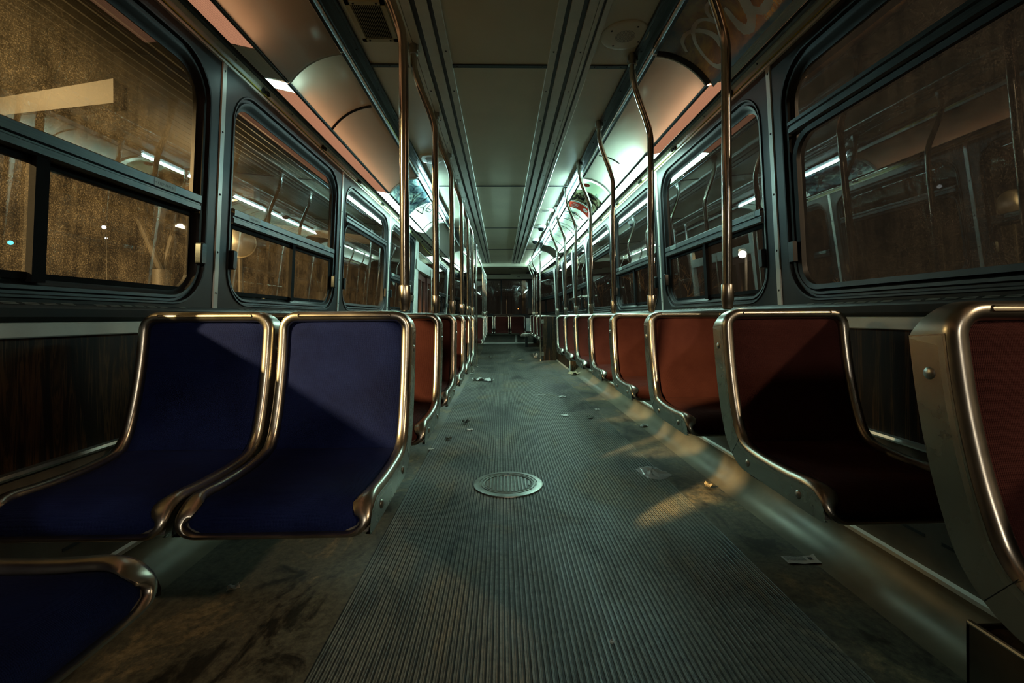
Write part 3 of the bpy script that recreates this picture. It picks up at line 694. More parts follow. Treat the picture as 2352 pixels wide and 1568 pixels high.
# right posters
def marks(sd, ya, yb, n, s0, s1, parent, mats, seed):
    rnd = random.Random(seed)
    for mt in mats:
        mb = MB()
        for k in range(n):
            y = rnd.uniform(ya, yb); s = rnd.uniform(s0, s1); h = rnd.uniform(0.006, 0.02); l = rnd.uniform(0.01, 0.09)
            mb.grid([[arc(sd, s+l*q/3/0.2822, yy, 0.0034) for q in range(4)] for yy in (y, y+h)])
        mb.build('print_marks', mt, parent)
t = thing('advertising_poster', 'pale green poster with red oval and car interior picture, right cove', 'poster')
arc_patch(1, 3.99, 4.66, 0.0, 1.0, 0.002).build('poster_sheet', 'sheet_pale_green', t)
arc_patch(1, 4.26, 4.66, 0.0, 1.0, 0.0026).build('poster_picture', 'sheet_photo', t)
mb = MB(); ov = [(0.80+0.13*math.cos(a), 4.10+0.05*math.sin(a)) for a in [2*PI*k/24 for k in range(24)]]
mb.add([arc(1, s, y, 0.0032) for s, y in ov], [tuple(range(24))]); mb.build('red_oval', 'sheet_oval', t)
mb = MB()
for q in range(5): mb.grid([[arc(1, 0.735+0.028*q, yy, 0.0036), arc(1, 0.752+0.028*q, yy, 0.0036)] for yy in (4.088, 4.112)])
mb.build('oval_lettering', 'white_ink', t)
mb = MB(); text_on(mb, '.com', 0.085, lambda x, y: arc(1, 0.22+y/0.2822, 4.30-x*0.8+0.02, 0.0036)); mb.build('picture_lettering', 'ink_teal', t)
t = thing('advertising_poster', 'poster with a brick red band and white lettering, right cove', 'poster')
arc_patch(1, 4.68, 5.72, 0.0, 1.0, 0.002).build('poster_sheet', 'sheet_print', t)
arc_patch(1, 4.70, 4.93, 0.0, 1.0, 0.0028).build('red_band', 'sheet_red', t)
arc_rib(1, 4.67, 0, 1, 0.005, 0.005).build('poster_rod', 'black_paint', t)
arc_rib(1, 5.13, 0.12, 1, 0.004, 0.005).build('poster_rod', 'black_paint', t)
arc_rib(1, 5.48, 0.05, 1, 0.004, 0.005).build('poster_rod', 'black_paint', t)
mb = MB()
for k in range(5):
    cs, cyc = 0.30+0.07*math.cos(k*1.256), 4.81+0.03*math.sin(k*1.256); mb.add([arc(1, cs+0.05*math.cos(a), cyc+0.018*math.sin(a), 0.004) for a in [2*PI*j/14 for j in range(14)]], [tuple(range(14))])
for i, (sa, sb) in enumerate(((0.60, 0.82), (0.62, 0.86), (0.66, 0.84))):
    q = sa
    while q < sb:
        mb.grid([[arc(1, q, yy, 0.004), arc(1, q+0.022, yy, 0.004)] for yy in (4.755+i*0.05, 4.783+i*0.05)]); q += 0.034
mb.build('band_lettering', 'white_ink', t)
marks(1, 4.97, 5.45, 26, 0.45, 0.85, t, ['ink_teal'], 3); marks(1, 5.05, 5.45, 8, 0.2, 0.6, t, ['ink_red', 'ink_brown'], 4)
t = thing('advertising_poster', 'white poster of small coloured print farther along the right cove', 'poster')
arc_patch(1, 5.76, 7.53, 0.0, 1.0, 0.002).build('poster_sheet', 'sheet_print', t)
for y in (5.90, 6.95): arc_rib(1, y, 0.05, 1, 0.004, 0.005).build('poster_rod', 'black_paint', t)
marks(1, 5.95, 7.4, 22, 0.3, 0.85, t, ['ink_teal', 'ink_red', 'ink_blue'], 8)
# yellow label on the upper strip, left
t = thing('warning_label', 'yellow warning label with black letters on the upper left cove strip', 'label')
def usp(y, h, off=0.0): return (-(0.7015+off+0.0025*(h)), y, 2.066-0.018*h) 
mb = MB(); mb.grid([[usp(2.83, 0.02, -0.002), usp(3.42, 0.02, -0.002)], [usp(2.83, 1.1, -0.002), usp(3.42, 1.1, -0.002)]]); mb.build('label_face', 'yellow_label', t)
mb = MB(); text_on(mb, 'Tow Ed a de', 0.024, lambda x, y: usp(2.87+x*3.0, 0.85-y/0.024*0.75, -0.0028), 0.0006); mb.build('label_lettering', 'black_ink', t)

# ------------------------------------------------------------------ ceiling fittings
def speaker(x, y, label):
    t = thing('ceiling_speaker', label, 'speaker', (x, y, ZC))
    mb = MB(); mb.lathe([(0.045, -0.0065), (0.085, -0.0065), (0.100, -0.006), (0.106, -0.003), (0.107, 0)], n=48); mb.add([(0.045*math.cos(a), 0.045*math.sin(a), -0.0065) for a in [2*PI*k/48 for k in range(48)]][::-1], [tuple(range(48))]); mb.build('speaker_plate', 'ceiling_paint', t)
    mb = MB(); k = 0
    for ring in range(1, 9):
        rr = ring*0.0052; nn = int(ring*6)
        for j in range(nn):
            a = 2*PI*j/nn+ring*0.2; mb.lathe([(0.0001, -0.0071), (0.0014, -0.0071), (0.0015, -0.0066)], (rr*math.cos(a), rr*math.sin(a), 0), 5)
    mb.build('speaker_perforations', 'black_paint', t)
    for a in (0.5, 0.5+PI/2, 0.5+PI, 0.5+1.5*PI):
        mb = MB(); mb.lathe([(0.0001, -0.010), (0.0035, -0.009), (0.0045, -0.0064)], (0.078*math.cos(a), 0.078*math.sin(a), 0), 10); mb.build('screw', 'dark_metal', t)
speaker(0.553, 1.995, 'round cream loudspeaker in the ceiling by the first right pole, top right')
speaker(-0.543, 3.56, 'round cream loudspeaker in the left ceiling strip behind the poles')
speaker(0.520, 5.29, 'round cream loudspeaker farther back in the right ceiling strip, before the dome cameras')
def dome(x, y, label):
    t = thing('dome_camera', label, 'camera', (x, y, ZC))
    MB().lathe([(0.058, 0), (0.062, -0.004), (0.062, -0.030), (0.055, -0.040), (0.044, -0.042)], n=32).build('camera_housing', 'plastic_white', t)
    MB().lathe([(0.044, -0.040), (0.042, -0.055), (0.034, -0.070), (0.020, -0.080), (0.0005, -0.084)], n=32).build('camera_dome', 'smoked_dome', t)
dome(0.545, 6.15, 'nearer white dome camera with smoked cover on the right ceiling')
dome(0.535, 7.20, 'farther white dome camera with smoked cover beside the tall straight pole')
t = thing('ceiling_vent', 'yellowish louvred air vent in the left ceiling strip, top of the photo', 'vent', (-0.53, 1.915, ZC))
mb = MB(); W_, H_ = 0.078, 0.130
for (a, b_, c_, d_) in ((-W_, -H_, W_, -H_+0.022), (-W_, H_-0.022, W_, H_), (-W_, -H_, -W_+0.018, H_), (W_-0.018, -H_, W_, H_)): mb.box(a, b_, -0.008, c_, d_, 0)
mb.build('vent_frame', 'vent_paint', t, 30)
for k in range(16):
    x = -W_+0.022+k*(2*W_-0.044)/15; mb = MB(); mb.add([(x-0.0022, -H_+0.02, -0.001), (x+0.0012, -H_+0.02, -0.009), (x-0.0022, H_-0.02, -0.001), (x+0.0012, H_-0.02, -0.009), (x-0.001, -H_+0.02, 0.0), (x+0.0028, -H_+0.02, -0.0085), (x-0.001, H_-0.02, 0.0), (x+0.0028, H_-0.02, -0.0085)], [(0, 1, 3, 2), (4, 6, 7, 5), (0, 4, 5, 1), (2, 3, 7, 6), (1, 5, 7, 3)]); mb.build('louvre', 'vent_paint', t)
mb = MB(); mb.box(-W_+0.01, -H_+0.01, -0.0006, W_-0.01, H_-0.01, 0.0); mb.build('vent_opening', 'black_paint', t)
for x, y in ((-0.045, -H_+0.011), (0.045, -H_+0.011), (-0.045, H_-0.011), (0.045, H_-0.011)): MB().lathe([(0.0001, -0.012), (0.0035, -0.011), (0.0045, -0.008)], (x, y, 0), 10).build('screw', 'black_paint', t)

# ------------------------------------------------------------------ seats
SW = 0.405
PROF = [(0.000, 0.862), (-0.004, 0.80), (-0.018, 0.70), (-0.040, 0.60), (-0.064, 0.525), (-0.080, 0.492), (-0.104, 0.468), (-0.145, 0.455), (-0.22, 0.448), (-0.32, 0.447), (-0.385, 0.450), (-0.425, 0.446), (-0.452, 0.425), (-0.463, 0.400), (-0.462, 0.385)]
def dense(prof, step=0.012):
    P = [Vector(q) for q in prof]; out = []
    for i in range(len(P)-1):
        p0 = P[max(i-1, 0)]; p1 = P[i]; p2 = P[i+1]; p3 = P[min(i+2, len(P)-1)]; nn = max(2, int((p2-p1).length/step))
        for k in range(nn):
            t = k/nn; out.append(0.5*((2*p1)+(-p0+p2)*t+(2*p0-5*p1+4*p2-p3)*t*t+(-p0+3*p1-3*p2+p3)*t**3))
    out.append(P[-1]); return out
DP = dense(PROF); DL = [0.0]
for i in range(1, len(DP)): DL.append(DL[-1]+(DP[i]-DP[i-1]).length)
LT = DL[-1]
def prof_at(v):
    v_ = max(0.0, min(LT-1e-6, v)); i = 0
    lo, hi = 0, len(DL)-1
    while hi-lo > 1:
        mid = (lo+hi)//2
        if DL[mid] <= v_: lo = mid
        else: hi = mid
    t = (v_-DL[lo])/(DL[hi]-DL[lo]); p = DP[lo].lerp(DP[hi], t)
    a = DP[max(lo-1, 0)]; b_ = DP[min(hi+1, len(DP)-1)]; T = (b_-a).normalized()
    p = p + T*(v-v_)
    return p, T
def surf(u, v, n=0.0):
    p, T = prof_at(v); nn = Vector((T.y, -T.x))        # normal in the (y,z) plane, towards the sitter
    if nn.x > 0 and False: nn = -nn
    return Vector((u, p.x+nn.x*n, p.y+nn.y*n)), Vector((0, T.x, T.y)), Vector((0, nn.x, nn.y))
KINK = 0.405
def make_seat(fab, label, group, depth_side=1):
    t = thing('bus_seat', label, 'seat', (0, 0, 0), 0, group)
    hw = SW/2
    # frame swept round a rounded rectangle of the surface
    path = []
    r_ = 0.055; u0, u1, v0, v1 = -hw, hw, 0.0, LT
    def addp(u, v, du, dv): path.append((u, v, du, dv))
    n = 9
    for k in range(n+1):
        a = PI+PI/2*k/n; addp(u0+r_+r_*math.cos(a), v0+r_+r_*math.sin(a), math.cos(a), math.sin(a))
    for k in range(n+1):
        a = -PI/2+PI/2*k/n; addp(u1-r_+r_*math.cos(a), v0+r_+r_*math.sin(a), math.cos(a), math.sin(a))
    m_ = 56; rb = 0.045
    for k in range(1, m_): addp(u1, v0+r_+(v1-rb-v0-r_)*k/m_, 1, 0)
    for k in range(n+1):
        a = PI/2*k/n; addp(u1-rb+rb*math.cos(a), v1-rb+rb*math.sin(a), math.cos(a), math.sin(a))
    for k in range(n+1):
        a = PI/2+PI/2*k/n; addp(u0+rb+rb*math.cos(a), v1-rb+rb*math.sin(a), math.cos(a), math.sin(a))
    for k in range(1, m_): addp(u0, v1-rb-(v1-rb-v0-r_)*k/m_, -1, 0)
    rows = []
    for (u, v, du, dv) in path:
        P, T, Nn = surf(u, v); O = Vector((du, 0, 0))+T*dv
        # width across narrows under the front lip; depth of the side flange grows along the seat pan
        side = abs(du); fr = max(0.0, min(1.0, (v-(LT-0.07))/0.05)); lipw = max(0.0, 1-abs((v-(LT-0.060))/0.055))*side; lipw = lipw*lipw*(3-2*lipw); w_in = 0.031*(1-0.70*fr*(1-side*0.3))+0.014*lipw
        depth = 0.016 if side > 0.5 else 0.030
        if v < 0.060: depth = 0.030+0.036*min(1.0, v/0.052)
        if v > LT-0.13: depth = 0.014
        bead = 0.012*(1-0.7*fr)*(1-0.35*lipw)
        sec = [(-w_in, -0.004), (-w_in+0.002, bead*0.5), (-w_in*0.72, bead), (-w_in*0.30, bead*1.05), (-0.003, bead*0.7), (0.001, 0.0), (0.002, -0.008), (0.002, -depth), (-0.003, -depth-0.003), (-0.006, -depth), (-0.006, -0.012), (-w_in, -0.010)]
        rows.append([tuple(P+O*a+Nn*b_) for a, b_ in sec])
    mb = MB(); mb.grid(rows, closed_u=True, closed_v=True); mb.build('seat_frame', 'steel', t, 50)
    for sgn in (-1, 1):
        mb = MB(); rows = []; xo = sgn*(hw+0.0018); vk = KINK+0.045
        q0 = surf(0, vk, -0.066)[0]
        for i in range(61):
            v = 0.050+(LT-0.054)*(i/60); P, T, Nn = surf(0, v, -0.002)
            if v < vk: Q = surf(0, v, -0.066)[0]
            else:
                t_ = (v-vk)/(LT-0.004-vk); Q = Vector((0, q0.y+(-0.452-q0.y)*t_, q0.z+(0.386-q0.z)*min(1, t_*1.25)))
            rows.append([(xo, P.y, P.z), (xo, P.y*0.5+Q.y*0.5, P.z*0.5+Q.z*0.5), (xo, Q.y, Q.z), (xo-sgn*0.003, Q.y, Q.z), (xo-sgn*0.012, Q.y+(P.y-Q.y)*0.05, Q.z+(P.z-Q.z)*0.05)])
        mb.grid(rows); mb.build('side_panel', 'steel_side', t, 40)
        a_ = surf(0, KINK+0.002, 0.008)[0]; b_ = surf(0, KINK+0.004, -0.064)[0]; mb = MB()
        mb.box(min(xo, xo+sgn*0.0006), -0.0009, 0, max(xo, xo+sgn*0.0006), 0.0009, 1, f=lambda p: (p[0], a_.y+(b_.y-a_.y)*p[2], a_.z+(b_.z-a_.z)*p[2]+p[1]))
        mb.build('frame_joint', 'black_paint', t, 30)
    # embossed bead on the top rim
    mb = MB(); pr = rrect(-hw+0.060, hw-0.060, 0.006, 0.017, 0.0052, 5)
    mb.grid([[tuple(surf(u, v, 0.0125)[0]) for u, v in pr], [tuple(surf(u, v, 0.0155)[0]) for u, v in rrect(-hw+0.0615, hw-0.0615, 0.0075, 0.0155, 0.0038, 5)], [tuple(surf(u, v, 0.0118)[0]) for u, v in rrect(-hw+0.064, hw-0.064, 0.0098, 0.0132, 0.0016, 5)]], closed_u=True); mb.build('rim_bead', 'steel', t, 60)
    def hwv(v, vb0):   # inner half width with rounded top corners
        d = vb0+0.045-v
        return hw-0.020 - (0.0 if d <= 0 else 0.045-math.sqrt(max(0, 0.045**2-d*d)))
    # back cushion
    mb = MB(); rows = []; nv, nu = 30, 18; va, vb = 0.024, KINK+0.004
    for i in range(nv+1):
        v = va+(vb-va)*i/nv; h = hwv(v, va-0.002); row = []
        for j in range(nu+1):
            q = -1+2*j/nu; eu = 1-abs(q)**6; ev = min(1, (v-va)/0.03)*min(1, (vb-v)/0.03); row.append(tuple(surf(q*h, v, -0.009+0.018*eu*math.sqrt(max(0, ev)))[0]))
        rows.append(row)
    mb.grid(rows); mb.build('back_cushion', fab, t, 80)
    mb = MB(); rows = []; va, vb = KINK+0.002, LT-0.010
    for i in range(nv+1):
        v = va+(vb-va)*i/nv; h = hw-0.020
        d = v-(vb-0.045)
        if d > 0: h -= (0.045-math.sqrt(max(0, 0.045**2-d*d)))*0.8
        row = []
        for j in range(nu+1):
            q = -1+2*j/nu; eu = 1-abs(q)**5; ev = min(1, (v-va)/0.03)*min(1, (vb-v)/0.04); row.append(tuple(surf(q*h, v, -0.009+0.023*eu*math.sqrt(max(0, ev)))[0]))
        rows.append(row)
    mb.grid(rows); mb.build('seat_cushion', fab, t, 80)
    # shell behind
    mb = MB(); rows = []
    for i in range(25):
        v = 0.004+(LT-0.012)*i/24; h = hw-0.004 if v > 0.06 else hw-0.004-(0.055-math.sqrt(max(0, 0.055**2-(0.06-v)**2)))
        rows.append([tuple(surf(-h, v, -0.010)[0]), tuple(surf(h, v, -0.010)[0]), tuple(surf(h*0.96, v, -0.036)[0]), tuple(surf(-h*0.96, v, -0.036)[0])])
    mb.grid(rows, closed_u=True); mb.build('seat_shell', 'shell_grey', t, 40)
    for sgn in (-1, 1):
        for v, dn in ((0.112, -0.036), (KINK+0.06, -0.036), (LT-0.135, -0.034)):
            P, T, Nn = surf(sgn*(hw+0.0018), v, dn); mb = MB(); mb.lathe([(0.0001, sgn*0.0042), (0.006, sgn*0.0036), (0.0095, sgn*0.0015), (0.0105, 0)], tuple(P), 16, 'x'); mb.build('frame_button', 'brushed_steel', t)
    # bearer under the pan
    mb = MB(); mb.box(-hw+0.02, -0.34, 0.375, hw-0.02, -0.27, 0.415); mb.box(-hw+0.02, -0.17, 0.375, hw-0.02, -0.12, 0.418); mb.build('seat_bearer', 'dark_metal', t, 30)
    return t
ORD = ['first', 'second', 'third', 'fourth', 'fifth', 'sixth', 'seventh', 'eighth']
XR = 0.908; XL1, XL2 = -0.482, -0.904
G_R = 'red seats along the right wall'; G_L = 'seats in double rows along the left wall'
red0 = None
RY = [0.70+0.7375*k for k in range(8)]
rl = ['huge red seat cut off by the right edge of the photo, nearest on the right', 'second nearest red seat on the right, beside the dark wood wall panel', 'third nearest red seat on the right, below the window with the street lamp',
      'fourth nearest red seat on the right aisle side', 'fifth nearest red seat in the right row', 'sixth nearest red seat in the right row', 'seventh nearest red seat in the right row, over the wood clad box', 'last red seat of the right row, against the wood partition']
for k in range(8):
    if red0 is None:
        red0 = make_seat('fabric_red', rl[k], G_R); red0.location = (XR, RY[k]+0.008, 0)
    else: dup(red0, None, (XR, RY[k], 0), 0, rl[k], G_R)
for k, y in enumerate((9.24, 9.95, 10.68)):
    dup(red0, None, (XR-0.02*k, y, zf(y)*0.3), 0, '%s red seat on the right behind the wood partition' % ['nearest', 'middle', 'farthest'][k], 'red seats behind the right partition')
blue0 = make_seat('fabric_blue', 'blue seat by the aisle in the front left pair', 'blue seats in the front left pair'); blue0.location = (XL1, 1.42, 0)
dup(blue0, None, (XL2, 1.42, 0), 0, 'blue seat by the wood wall in the front left pair')
LY = [2.10, 2.785, 3.47, 4.12, 4.74]
for k, y in enumerate(LY):
    dup(red0, None, (XL1, y, 0), 0, '%s red aisle seat in the left row behind the blue pair' % ORD[k], G_L)
for k, y in enumerate(LY):
    dup(red0, None, (XL2, y, 0), 0, '%s red window side seat in the left row behind the blue pair' % ORD[k], 'window side seats along the left wall')
for k, y in enumerate((8.25, 8.93, 9.60, 10.30)):
    dup(red0, None, (-0.52, y, zf(y)*0.5), 0, '%s red seat on the left beyond the centre door' % ORD[k], 'red seats on the left beyond the door')
# aisle-facing blue seat near the camera, rear bench and the sideways seats at the back
dup(blue0, None, (-1.018, 0.550, 0.004), PI/2, 'blue aisle facing seat cut off at the lower left corner', 'blue aisle facing seats')
for k, x in enumerate((-0.425, 0.005, 0.435)):
    dup(red0, None, (x, 12.48, 0.02), 0, ['left red seat of the rear bench, half hidden by poles', 'middle red seat of the rear bench', 'right red seat of the rear bench, beside the grey plate'][k], 'red seats across the rear')
for k, y in enumerate((11.15, 11.58)):
    dup(red0, None, (0.92, y, -0.01), -PI/2, ['nearer red seat facing the aisle at the rear right', 'farther red seat facing the aisle at the rear right'][k], 'aisle facing seats at the rear right')
# bracket under the blue aisle-facing seat
t = thing('seat_support', 'dark bracket and grey post under the lower left blue seat', 'bracket', (-0.66, 0.44, 0))
mb = MB(); mb.box(-0.035, 0.10, 0.29, 0.035, 0.13, 0.37); mb.box(-0.36, 0.08, 0.34, 0.0, 0.13, 0.375); mb.build('support_arm', 'black_paint', t, 30)
mb = MB(); mb.tube([(0.012, 0.095, 0.330), (0.012, 0.135, 0.330)], 0.016, 16); mb.build('support_bolt', 'lower_panel', t)
mb = MB(); mb.box(-0.30, 0.02, 0.0, -0.02, 0.12, 0.34); mb.build('support_box', 'lower_panel', t, 30)

# ------------------------------------------------------------------ grab poles
def smooth_path(P, n=8):
    P = [Vector(p) for p in P]; out = []
    for i in range(len(P)-1):
        p0 = P[max(i-1, 0)]; p1 = P[i]; p2 = P[i+1]; p3 = P[min(i+2, len(P)-1)]
        for k in range(n):
            t = k/n; out.append(0.5*((2*p1)+(-p0+p2)*t+(2*p0-5*p1+4*p2-p3)*t*t+(-p0+3*p1-3*p2+p3)*t**3))
    out.append(P[-1]); return out
def make_pole(label, shift, zb, z1, z2, group):
    """pole on a seat corner: origin at its foot (rim of the seat)"""
    t = thing('grab_pole', label, 'pole', (0, 0, 0), 0, group)
    top = ZC-0.05
    pts = [(0, 0, 0.005), (0, 0, 0.3), (0, 0, z1-EYE-0.03)]
    for k in range(25):
        q = k/24; s_ = q*q*(3-2*q)
        pts.append((shift*s_, -0.035*s_, z1-EYE+(z2-z1)*q))
    pts += [(shift, -0.035, z2-EYE+0.03), (shift, -0.035, top-EYE)]
    MB().tube(pts, 0.0150, 20).build('pole_tube', 'pole_steel', t)
    MB().lathe([(0.010, 0.000), (0.0150, 0.004), (0.0165, 0.022), (0.0190, 0.030), (0.0190, 0.078), (0.0175, 0.081), (0.0150, 0.082)], n=24).build('pole_sleeve', 'steel', t)
    MB().lathe([(0.0001, 0), (0.004, 0), (0.005, 0.003), (0.004, 0.006), (0.0001, 0.006)], (0.018, 0.0, 0.055), 8, 'x').build('sleeve_screw', 'dark_metal', t)
    mb = MB(); mb.box(shift-0.030, -0.065, ZC-EYE-0.008, shift+0.030, -0.005, ZC-EYE-0.001)
    mb.lathe([(0.0205, -0.072), (0.0205, -0.030), (0.017, -0.020), (0.017, -0.008)], (shift, -0.035, ZC-EYE), 20); mb.lathe([(0.0205, -0.072), (0.0150, -0.074)], (shift, -0.035, ZC-EYE), 20)
    br = mb.build('ceiling_bracket', 'brushed_steel', t, 40)
    for q in (-1, 1): MB().box(shift+q*0.0205-0.004, -0.045, ZC-EYE-0.055, shift+q*0.0205+0.004, -0.025, ZC-EYE-0.030).build('bracket_clamp', 'brushed_steel', t, 30)
    return t
GP_R = 'bent grab poles of the right row'; GP_L = 'bent grab poles of the left row'
pr0 = make_pole('nearest bent chrome pole on the right, on the corner of the big red seat', -0.095, EYE, 1.66, 1.98, GP_R); pr0.location = (0.722, RY[1]+0.0, EYE+0.02)
for c in pr0.children: pass
RPL = ['', 'second nearest bent chrome pole on the right', 'third nearest bent pole on the right, crossing the bright hot spot', 'fourth nearest bent pole on the right', 'fifth nearest bent pole on the right', 'sixth nearest bent pole on the right', 'seventh and last bent pole of the right row before the partition']
for k in range(1, 7): dup(pr0, None, (0.722, RY[k+1], EYE+0.02), 0, RPL[k], GP_R)
pl0 = make_pole('nearest chrome pole on the left, standing on the blue seat corner', -0.090, EYE, 1.66, 1.98, GP_L); pl0.location = (-0.300, 1.425, EYE+0.02)
LPL = ['second nearest chrome pole on the left, on the first red seat', 'third nearest chrome pole on the left', 'fourth nearest chrome pole on the left', 'fifth nearest chrome pole on the left', 'sixth chrome pole on the left, before the centre door']
for k, y in enumerate(LY): dup(pl0, None, (-0.300, y, EYE+0.02), 0, LPL[k], GP_L)
for k, y in enumerate((8.25, 8.93, 9.60, 10.30)): dup(pl0, None, (-0.338, y, EYE+0.02+zf(y)*0.5), 0, '%s chrome pole on the left beyond the centre door' % ORD[k], 'poles on the left beyond the door')
for k, y in enumerate((9.24, 9.95, 10.45)): dup(pr0, None, (0.722, y, EYE+0.02), 0, '%s bent pole on the right behind the partition' % ORD[k], 'bent poles behind the partition')
# floor-standing stanchions
for k, (x, y, lb) in enumerate(((0.735, 8.60, 'tall straight pole from floor to ceiling at the wood partition edge'), (-0.44, 6.77, 'floor standing stanchion at the near side of the centre door'), (-0.45, 7.25, 'floor standing stanchion in the middle of the centre door'), (-0.42, 7.70, 'floor standing stanchion at the far side of the centre door'))):
    t = thing('stanchion', lb, 'pole', (x, y, 0))
    MB().tube([(0, 0, 0), (0, 0, ZC)], 0.0165, 16).build('stanchion_tube', 'pole_steel', t)
    MB().lathe([(0.034, 0.0045), (0.034, 0.010), (0.022, 0.014), (0.020, 0.04), (0.0165, 0.042)], n=20).build('floor_flange', 'brushed_steel', t)
    MB().lathe([(0.0165, ZC-0.05), (0.020, ZC-0.048), (0.022, ZC-0.012), (0.034, ZC-0.008), (0.034, ZC-0.001)], n=20).build('ceiling_flange', 'brushed_steel', t)

# ------------------------------------------------------------------ partition, boxes
t = thing('partition', 'wood grained partition panel across the right side with two steel clips', 'partition', (0.93, 8.70, 0))
mb = MB(); mb.box(-0.15, -0.012, 0.005, 0.24, 0.012, 0.850); mb.build('partition_panel', 'wood_laminate', t, 30)
mb = MB(); mb.box(-0.155, -0.014, 0.850, 0.24, 0.014, 0.862); mb.box(-0.155, -0.014, 0.0, 0.24, 0.014, 0.006); mb.build('partition_edge', 'aluminium', t, 30)
for z in (0.10, 0.72):
    mb = MB(); mb.box(-0.185, -0.026, z, -0.125, -0.012, z+0.075); cl = mb.build('pole_clip', 'steel', t, 30)
    mb = MB(); mb.tube([(-0.145, -0.026, z+0.038), (-0.145, -0.029, z+0.038)], 0.007, 10); mb.build('clip_bolt', 'dark_metal', cl)
t = thing('wheel_box', 'low wood clad box under the last right hand seats', 'box', (1.12, 7.8, 0))
mb = MB(); mb.box(-0.07, -0.80, 0.002, 0.08, 0.88, 0.36); mb.build('box_side', 'wood_laminate', t, 30)
mb = MB(); mb.box(-0.074, -0.805, 0.002, -0.066, 0.88, 0.03); mb.box(-0.076, -0.806, 0.002, -0.064, -0.794, 0.36); mb.build('box_trim', 'aluminium_paint', t, 30)
t = thing('sand_box', 'open metal box of grit under the nearest right seat, lower right corner', 'box', (0.90, 0.55, 0))
mb = MB(); 
for bx in ((0.0, -0.45, 0.0, 0.006, 0.315, 0.246), (0.0, 0.309, 0.0, 0.26, 0.315, 0.240), (0.254, -0.45, 0.0, 0.26, 0.315, 0.24), (0.0, -0.45, 0.0, 0.26, -0.444, 0.24)): mb.box(*bx)
mb.build('box_body', 'sand_box_metal', t, 30)
mb = MB(); mb.tube([(0.003, -0.45, 0.246), (0.003, 0.312, 0.246)], 0.005, 8); mb.build('box_rim', 'aluminium', t)
mb = MB(); rnd = random.Random(3); rows = []
for i in range(40):
    rows.append([(0.006+0.248*j/16, -0.444+0.753*i/39, 0.222+0.012*math.sin(i*0.5)*math.sin(j*0.6)+rnd.uniform(-0.004, 0.004)+0.012*(j/16)) for j in range(17)])
mb.grid(rows); mb.build('grit', 'grit', t, 180)
# grab bar on the right wall
t = thing('grab_bar', 'short horizontal chrome grab bar across a right hand window near the rear', 'rail', (1.10, 6.8, 1.12))
mb = MB(); mb.tube([(0, -0.55, 0.0), (0, 0.55, 0.0)], 0.014, 14); mb.build('bar_tube', 'pole_steel', t)
for y in (-0.52, 0.52):
    mb = MB(); mb.tube([(0, y, 0), (0.085, y, 0)], 0.012, 12); mb.lathe([(0.0001, 0.080), (0.026, 0.080), (0.026, 0.088)], (0, y, 0), 16, 'x'); mb.build('bar_bracket', 'steel', t)

# floor hatch
t = thing('floor_hatch', 'round metal floor hatch with a ribbed centre in the aisle', 'hatch', (0.028, 2.286, 0))
MB().lathe([(0.175, 0.0042), (0.173, 0.0085), (0.166, 0.0105), (0.146, 0.0112), (0.144, 0.0085), (0.138, 0.0085), (0.136, 0.0108), (0.130, 0.0108), (0.128, 0.0080), (0.124, 0.0080), (0.122, 0.0105), (0.117, 0.0100), (0.115, 0.0050)], n=64).build('hatch_ring', 'hatch_metal', t, 25)
MB().add([(0.116*math.cos(a), 0.116*math.sin(a), 0.0055) for a in [2*PI*k/48 for k in range(48)]], [tuple(range(48))]).build('hatch_plate', 'floor_rubber', t)
mb = MB()
for k in range(-6, 7):
    x = k*0.0175; h = math.sqrt(0.110**2-x*x); mb.grid([[(x-0.0055, -h, 0.0055), (x-0.004, -h, 0.0095), (x+0.004, -h, 0.0095), (x+0.0055, -h, 0.0055)], [(x-0.0055, h, 0.0055), (x-0.004, h, 0.0095), (x+0.004, h, 0.0095), (x+0.0055, h, 0.0055)]])
mb.build('hatch_ribs', 'hatch_metal', t, 20)
for a in (-2.5, -0.65, PI/2): MB().lathe([(0.0001, 0.0113), (0.006, 0.0113), (0.0075, 0.0105)], (0.133*math.cos(a), 0.133*math.sin(a), 0), 12).build('hatch_bolt', 'black_paint', t)

# ------------------------------------------------------------------ litter
def scrap(name, x, y, a, w_, l, h, mt, label, seed, cat='litter', n=7):
    rnd = random.Random(seed); mb = MB(); rows = []
    ph = rnd.uniform(0, 6)
    for i in range(n):
        row = []
        for j in range(n):
            u, v_ = -1+2*i/(n-1), -1+2*j/(n-1)
            rim = 1-0.25*rnd.random()*(max(abs(u), abs(v_)) > 0.8)
            row.append((u*w_/2*rim, v_*l/2*rim, 0.0055+h*abs(math.sin(2.3*u+ph)*math.cos(1.9*v_+ph*2))+rnd.uniform(0, h*0.25)))
        rows.append(row)
    mb.grid(rows); o = mb.build(name, mt, None, 20); o.location = (x, y, zf(y)); o.rotation_euler = (0, 0, a)
    return tag(o, label, cat)
scrap('tissue', -0.310, 6.06, 0.3, 0.17, 0.12, 0.030, 'paper', 'larger crumpled white tissue on the aisle floor, left of a smaller one', 1)
scrap('tissue', -0.165, 5.97, 1.1, 0.11, 0.12, 0.035, 'paper', 'smaller crumpled white tissue touching the larger one on the floor', 2)
scrap('paper_strip', 0.392, 4.872, 0.06, 0.155, 0.022, 0.003, 'paper', 'thin flat white paper strip lying across the ribbed aisle', 3)
scrap('paper_scrap', 0.628, 4.752, 0.1, 0.085, 0.05, 0.010, 'paper', 'white and dark paper scrap right of the thin strip', 4)
scrap('paper_scrap', 0.535, 3.853, 0.2, 0.065, 0.055, 0.004, 'paper', 'flat square white paper scrap in mid aisle', 5)
scrap('paper_scrap', 0.848, 4.071, 0.5, 0.050, 0.040, 0.012, 'paper', 'small folded paper scrap at the right edge of the ribbed mat, farther one', 6)
